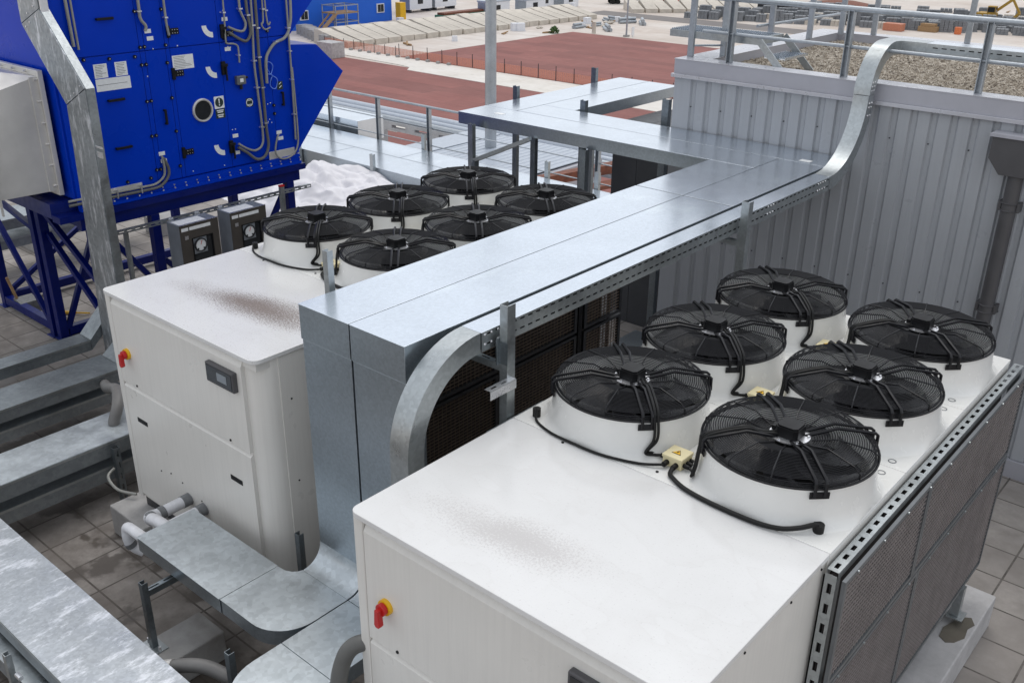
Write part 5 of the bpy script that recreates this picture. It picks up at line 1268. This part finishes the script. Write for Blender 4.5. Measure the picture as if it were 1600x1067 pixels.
build('boom', MB().bar((ex_x+.6,ex_y+.5,G+2),(ex_x+3.6,ex_y+.5,G+4.6),.35,.5).bar((ex_x+3.6,ex_y+.5,G+4.6),(ex_x+5.2,ex_y+.5,G+2.2),.3,.4).bar((ex_x+5.2,ex_y+.5,G+2.2),(ex_x+4.4,ex_y+.5,G+1.3),.8,.5), dull_yellow, ex)
def truck(x,y,mat,label,a=0):
    t = thing('truck', (x,y,G), label, 'truck'); t.rotation_euler = (0,0,a)
    build('cab', MB().box(x+1.6,x+3.4,y-1.1,y+1.1,G+.7,G+2.6), M[mat], t, bevel=.12); build('cargo_body', MB().box(x-3.4,x+1.45,y-1.15,y+1.15,G+.95,G+2.2), M[mat], t, bevel=.05)
    build('windscreen', MB().box(x+3.401,x+3.43,y-.95,y+.95,G+1.6,G+2.4), M['pane'], t)
    for wx in (-2.4,-1.2,2.5):
        for wy in (-1.1,1.1): build('wheel', MB().cyl((x+wx,y+wy-.18,G+.5),(x+wx,y+wy+.18,G+.5),.5,16), M['rubber'], t)
truck(-127,186,'green','dark green truck parked beyond the small white huts', .9)
truck(-117,192,'red','red truck at the top edge beyond the thin pole', .2)
truck(-92.5,191,'frame','dark truck parked in front of the paving stacks left of the roof posts', .3)
o = build('orange_container', MB().box(-66.0,-62.6,181.0,182.8,G,G+1.3), plain('orange_paint',(.50,.19,.11),.5), bevel=.06); tag(o, 'low orange container among the paving stacks', 'container')
o = build('orange_drum', MB().cyl((-54,185,G),(-54,185,G+1.2),.6,14), plain('orange_drum_paint',(.62,.16,.05),.5)); tag(o, 'orange drum among the paving stacks on the right', 'drum')
o = build('timber_crate', MB().box(-60.8,-57.6,184.2,185.8,G,G+.9).box(-60.5,-57.9,184.4,185.6,G+.901,G+1.4), M['wood']); tag(o, 'stacked brown timber crate among the paving stacks', 'crate')
o = build('spoil_heap', MB().lathe([(7,0),(5.2,.7),(3.5,1.2),(1.6,1.6),(.001,1.7)],(0,0,0),20), M['rust'], base=(0,0,0)); o.location=(-88,214,G); o.scale=(1.6,.8,1); tag(o, 'reddish heap of rubble beyond the paving stacks', 'heap')

# loose clutter lying about the yard
random.seed(31)
junk = {}
def junk_piece(kind, x, y):
    nm, lab, mt = kind
    if nm not in junk:
        m = MB()
        if nm == 'timber_offcut': m.bar((-1.1,-.1,.12),(1.1,.15,.12),.25,.2).bar((-.9,.3,.12),(1.0,-.25,.30),.22,.16)
        elif nm == 'concrete_rubble':
            for k in range(5): m.ico((random.uniform(-.8,.8), random.uniform(-.5,.5), .25), random.uniform(.3,.6), .3, (1.2,1,.6))
        elif nm == 'loaded_pallet': m.box(-.6,.6,-.5,.5,0,.14).box(-.55,.55,-.45,.45,.145,random.uniform(.6,1.1))
        else: m.cyl((-1.5,0,.25),(1.5,0,.25),.25,10).cyl((-1.4,.52,.25),(1.6,.52,.25),.25,10).cyl((-1.5,.26,.69),(1.5,.26,.69),.25,10)
        o = junk[nm] = build(nm, m, M[mt], base=(0,0,0))
    else:
        o = junk[nm].copy(); COL.objects.link(o)
    o.location = (x, y, G); o.rotation_euler = (0,0,random.uniform(0,3.1)); o.scale = [random.uniform(.7,1.3)]*3
    tag(o, lab, 'debris', 'loose clutter across the yard')
KINDS = (('timber_offcut','small heap of timber offcuts lying on the bare yard','wood'),('concrete_rubble','low lump of broken concrete lying on the bare yard','precast'),('loaded_pallet','small wrapped pallet load standing on the bare yard','wht2'),('pipe_bundle','short bundle of grey pipes lying on the bare yard','rail'))
for i in range(46):
    x, y = random.choice(((random.uniform(-136,-127), random.uniform(110,178)), (random.uniform(-128,-100), random.uniform(176,206)), (random.uniform(-113,-106), random.uniform(100,150)), (random.uniform(-70,-38), random.uniform(196,235)), (random.uniform(-112,-100), random.uniform(142,160))))
    junk_piece(random.choice(KINDS), x, y)

# ------------------------------------------------------------------ camera, sky, sun
cam = bpy.data.cameras.new('camera'); co = bpy.data.objects.new('camera', cam); COL.objects.link(co)
cam.sensor_width = 36; cam.lens = 1520.338/1600*36; cam.clip_start = .05; cam.clip_end = 6000
co.location = (3.4483, -2.7146, 5.3486); co.rotation_euler = (radians(65.461), radians(-.6012), radians(40.8195)); SC.camera = co
wd_ = bpy.data.worlds.new('World'); SC.world = wd_; wd_.use_nodes = True; nt = wd_.node_tree
sky = nt.nodes.new('ShaderNodeTexSky'); sky.sky_type = 'NISHITA'; sky.sun_disc = False
EL, AZ = 66, 330
sky.sun_elevation = radians(EL); sky.sun_rotation = radians(AZ); sky.air_density = 1.0; sky.dust_density = 4.0; sky.ozone_density = 1.0
hs = nt.nodes.new('ShaderNodeHueSaturation'); hs.inputs['Saturation'].default_value = .30
nt.links.new(sky.outputs[0], hs.inputs['Color']); # a thin even cloud layer over the clear sky
cl_ = nt.nodes.new('ShaderNodeMix'); cl_.data_type = 'RGBA'; cl_.inputs[0].default_value = .72; cl_.inputs[7].default_value = (4.9, 5.15, 5.5, 1)
nt.links.new(hs.outputs[0], cl_.inputs[6]); nt.links.new(cl_.outputs[2], nt.nodes['Background'].inputs[0]); nt.nodes['Background'].inputs[1].default_value = .15
sun = bpy.data.lights.new('sun', 'SUN'); sun.energy = .55; sun.angle = radians(40); sun.color = (1, .96, .9)
so = bpy.data.objects.new('sun', sun); COL.objects.link(so)
# direction towards the sun: azimuth clockwise from +y, as the sky texture has it
a, e = radians(AZ), radians(EL); d = Vector((sin(a)*cos(e), cos(a)*cos(e), sin(e)))
so.rotation_euler = d.to_track_quat('Z', 'Y').to_euler(); so.location = (0,0,40)
EXPO = .38
vs = SC.view_settings; vs.view_transform = 'Standard'; vs.look = 'None'; vs.exposure = EXPO; vs.gamma = 1; vs.use_curve_mapping = False
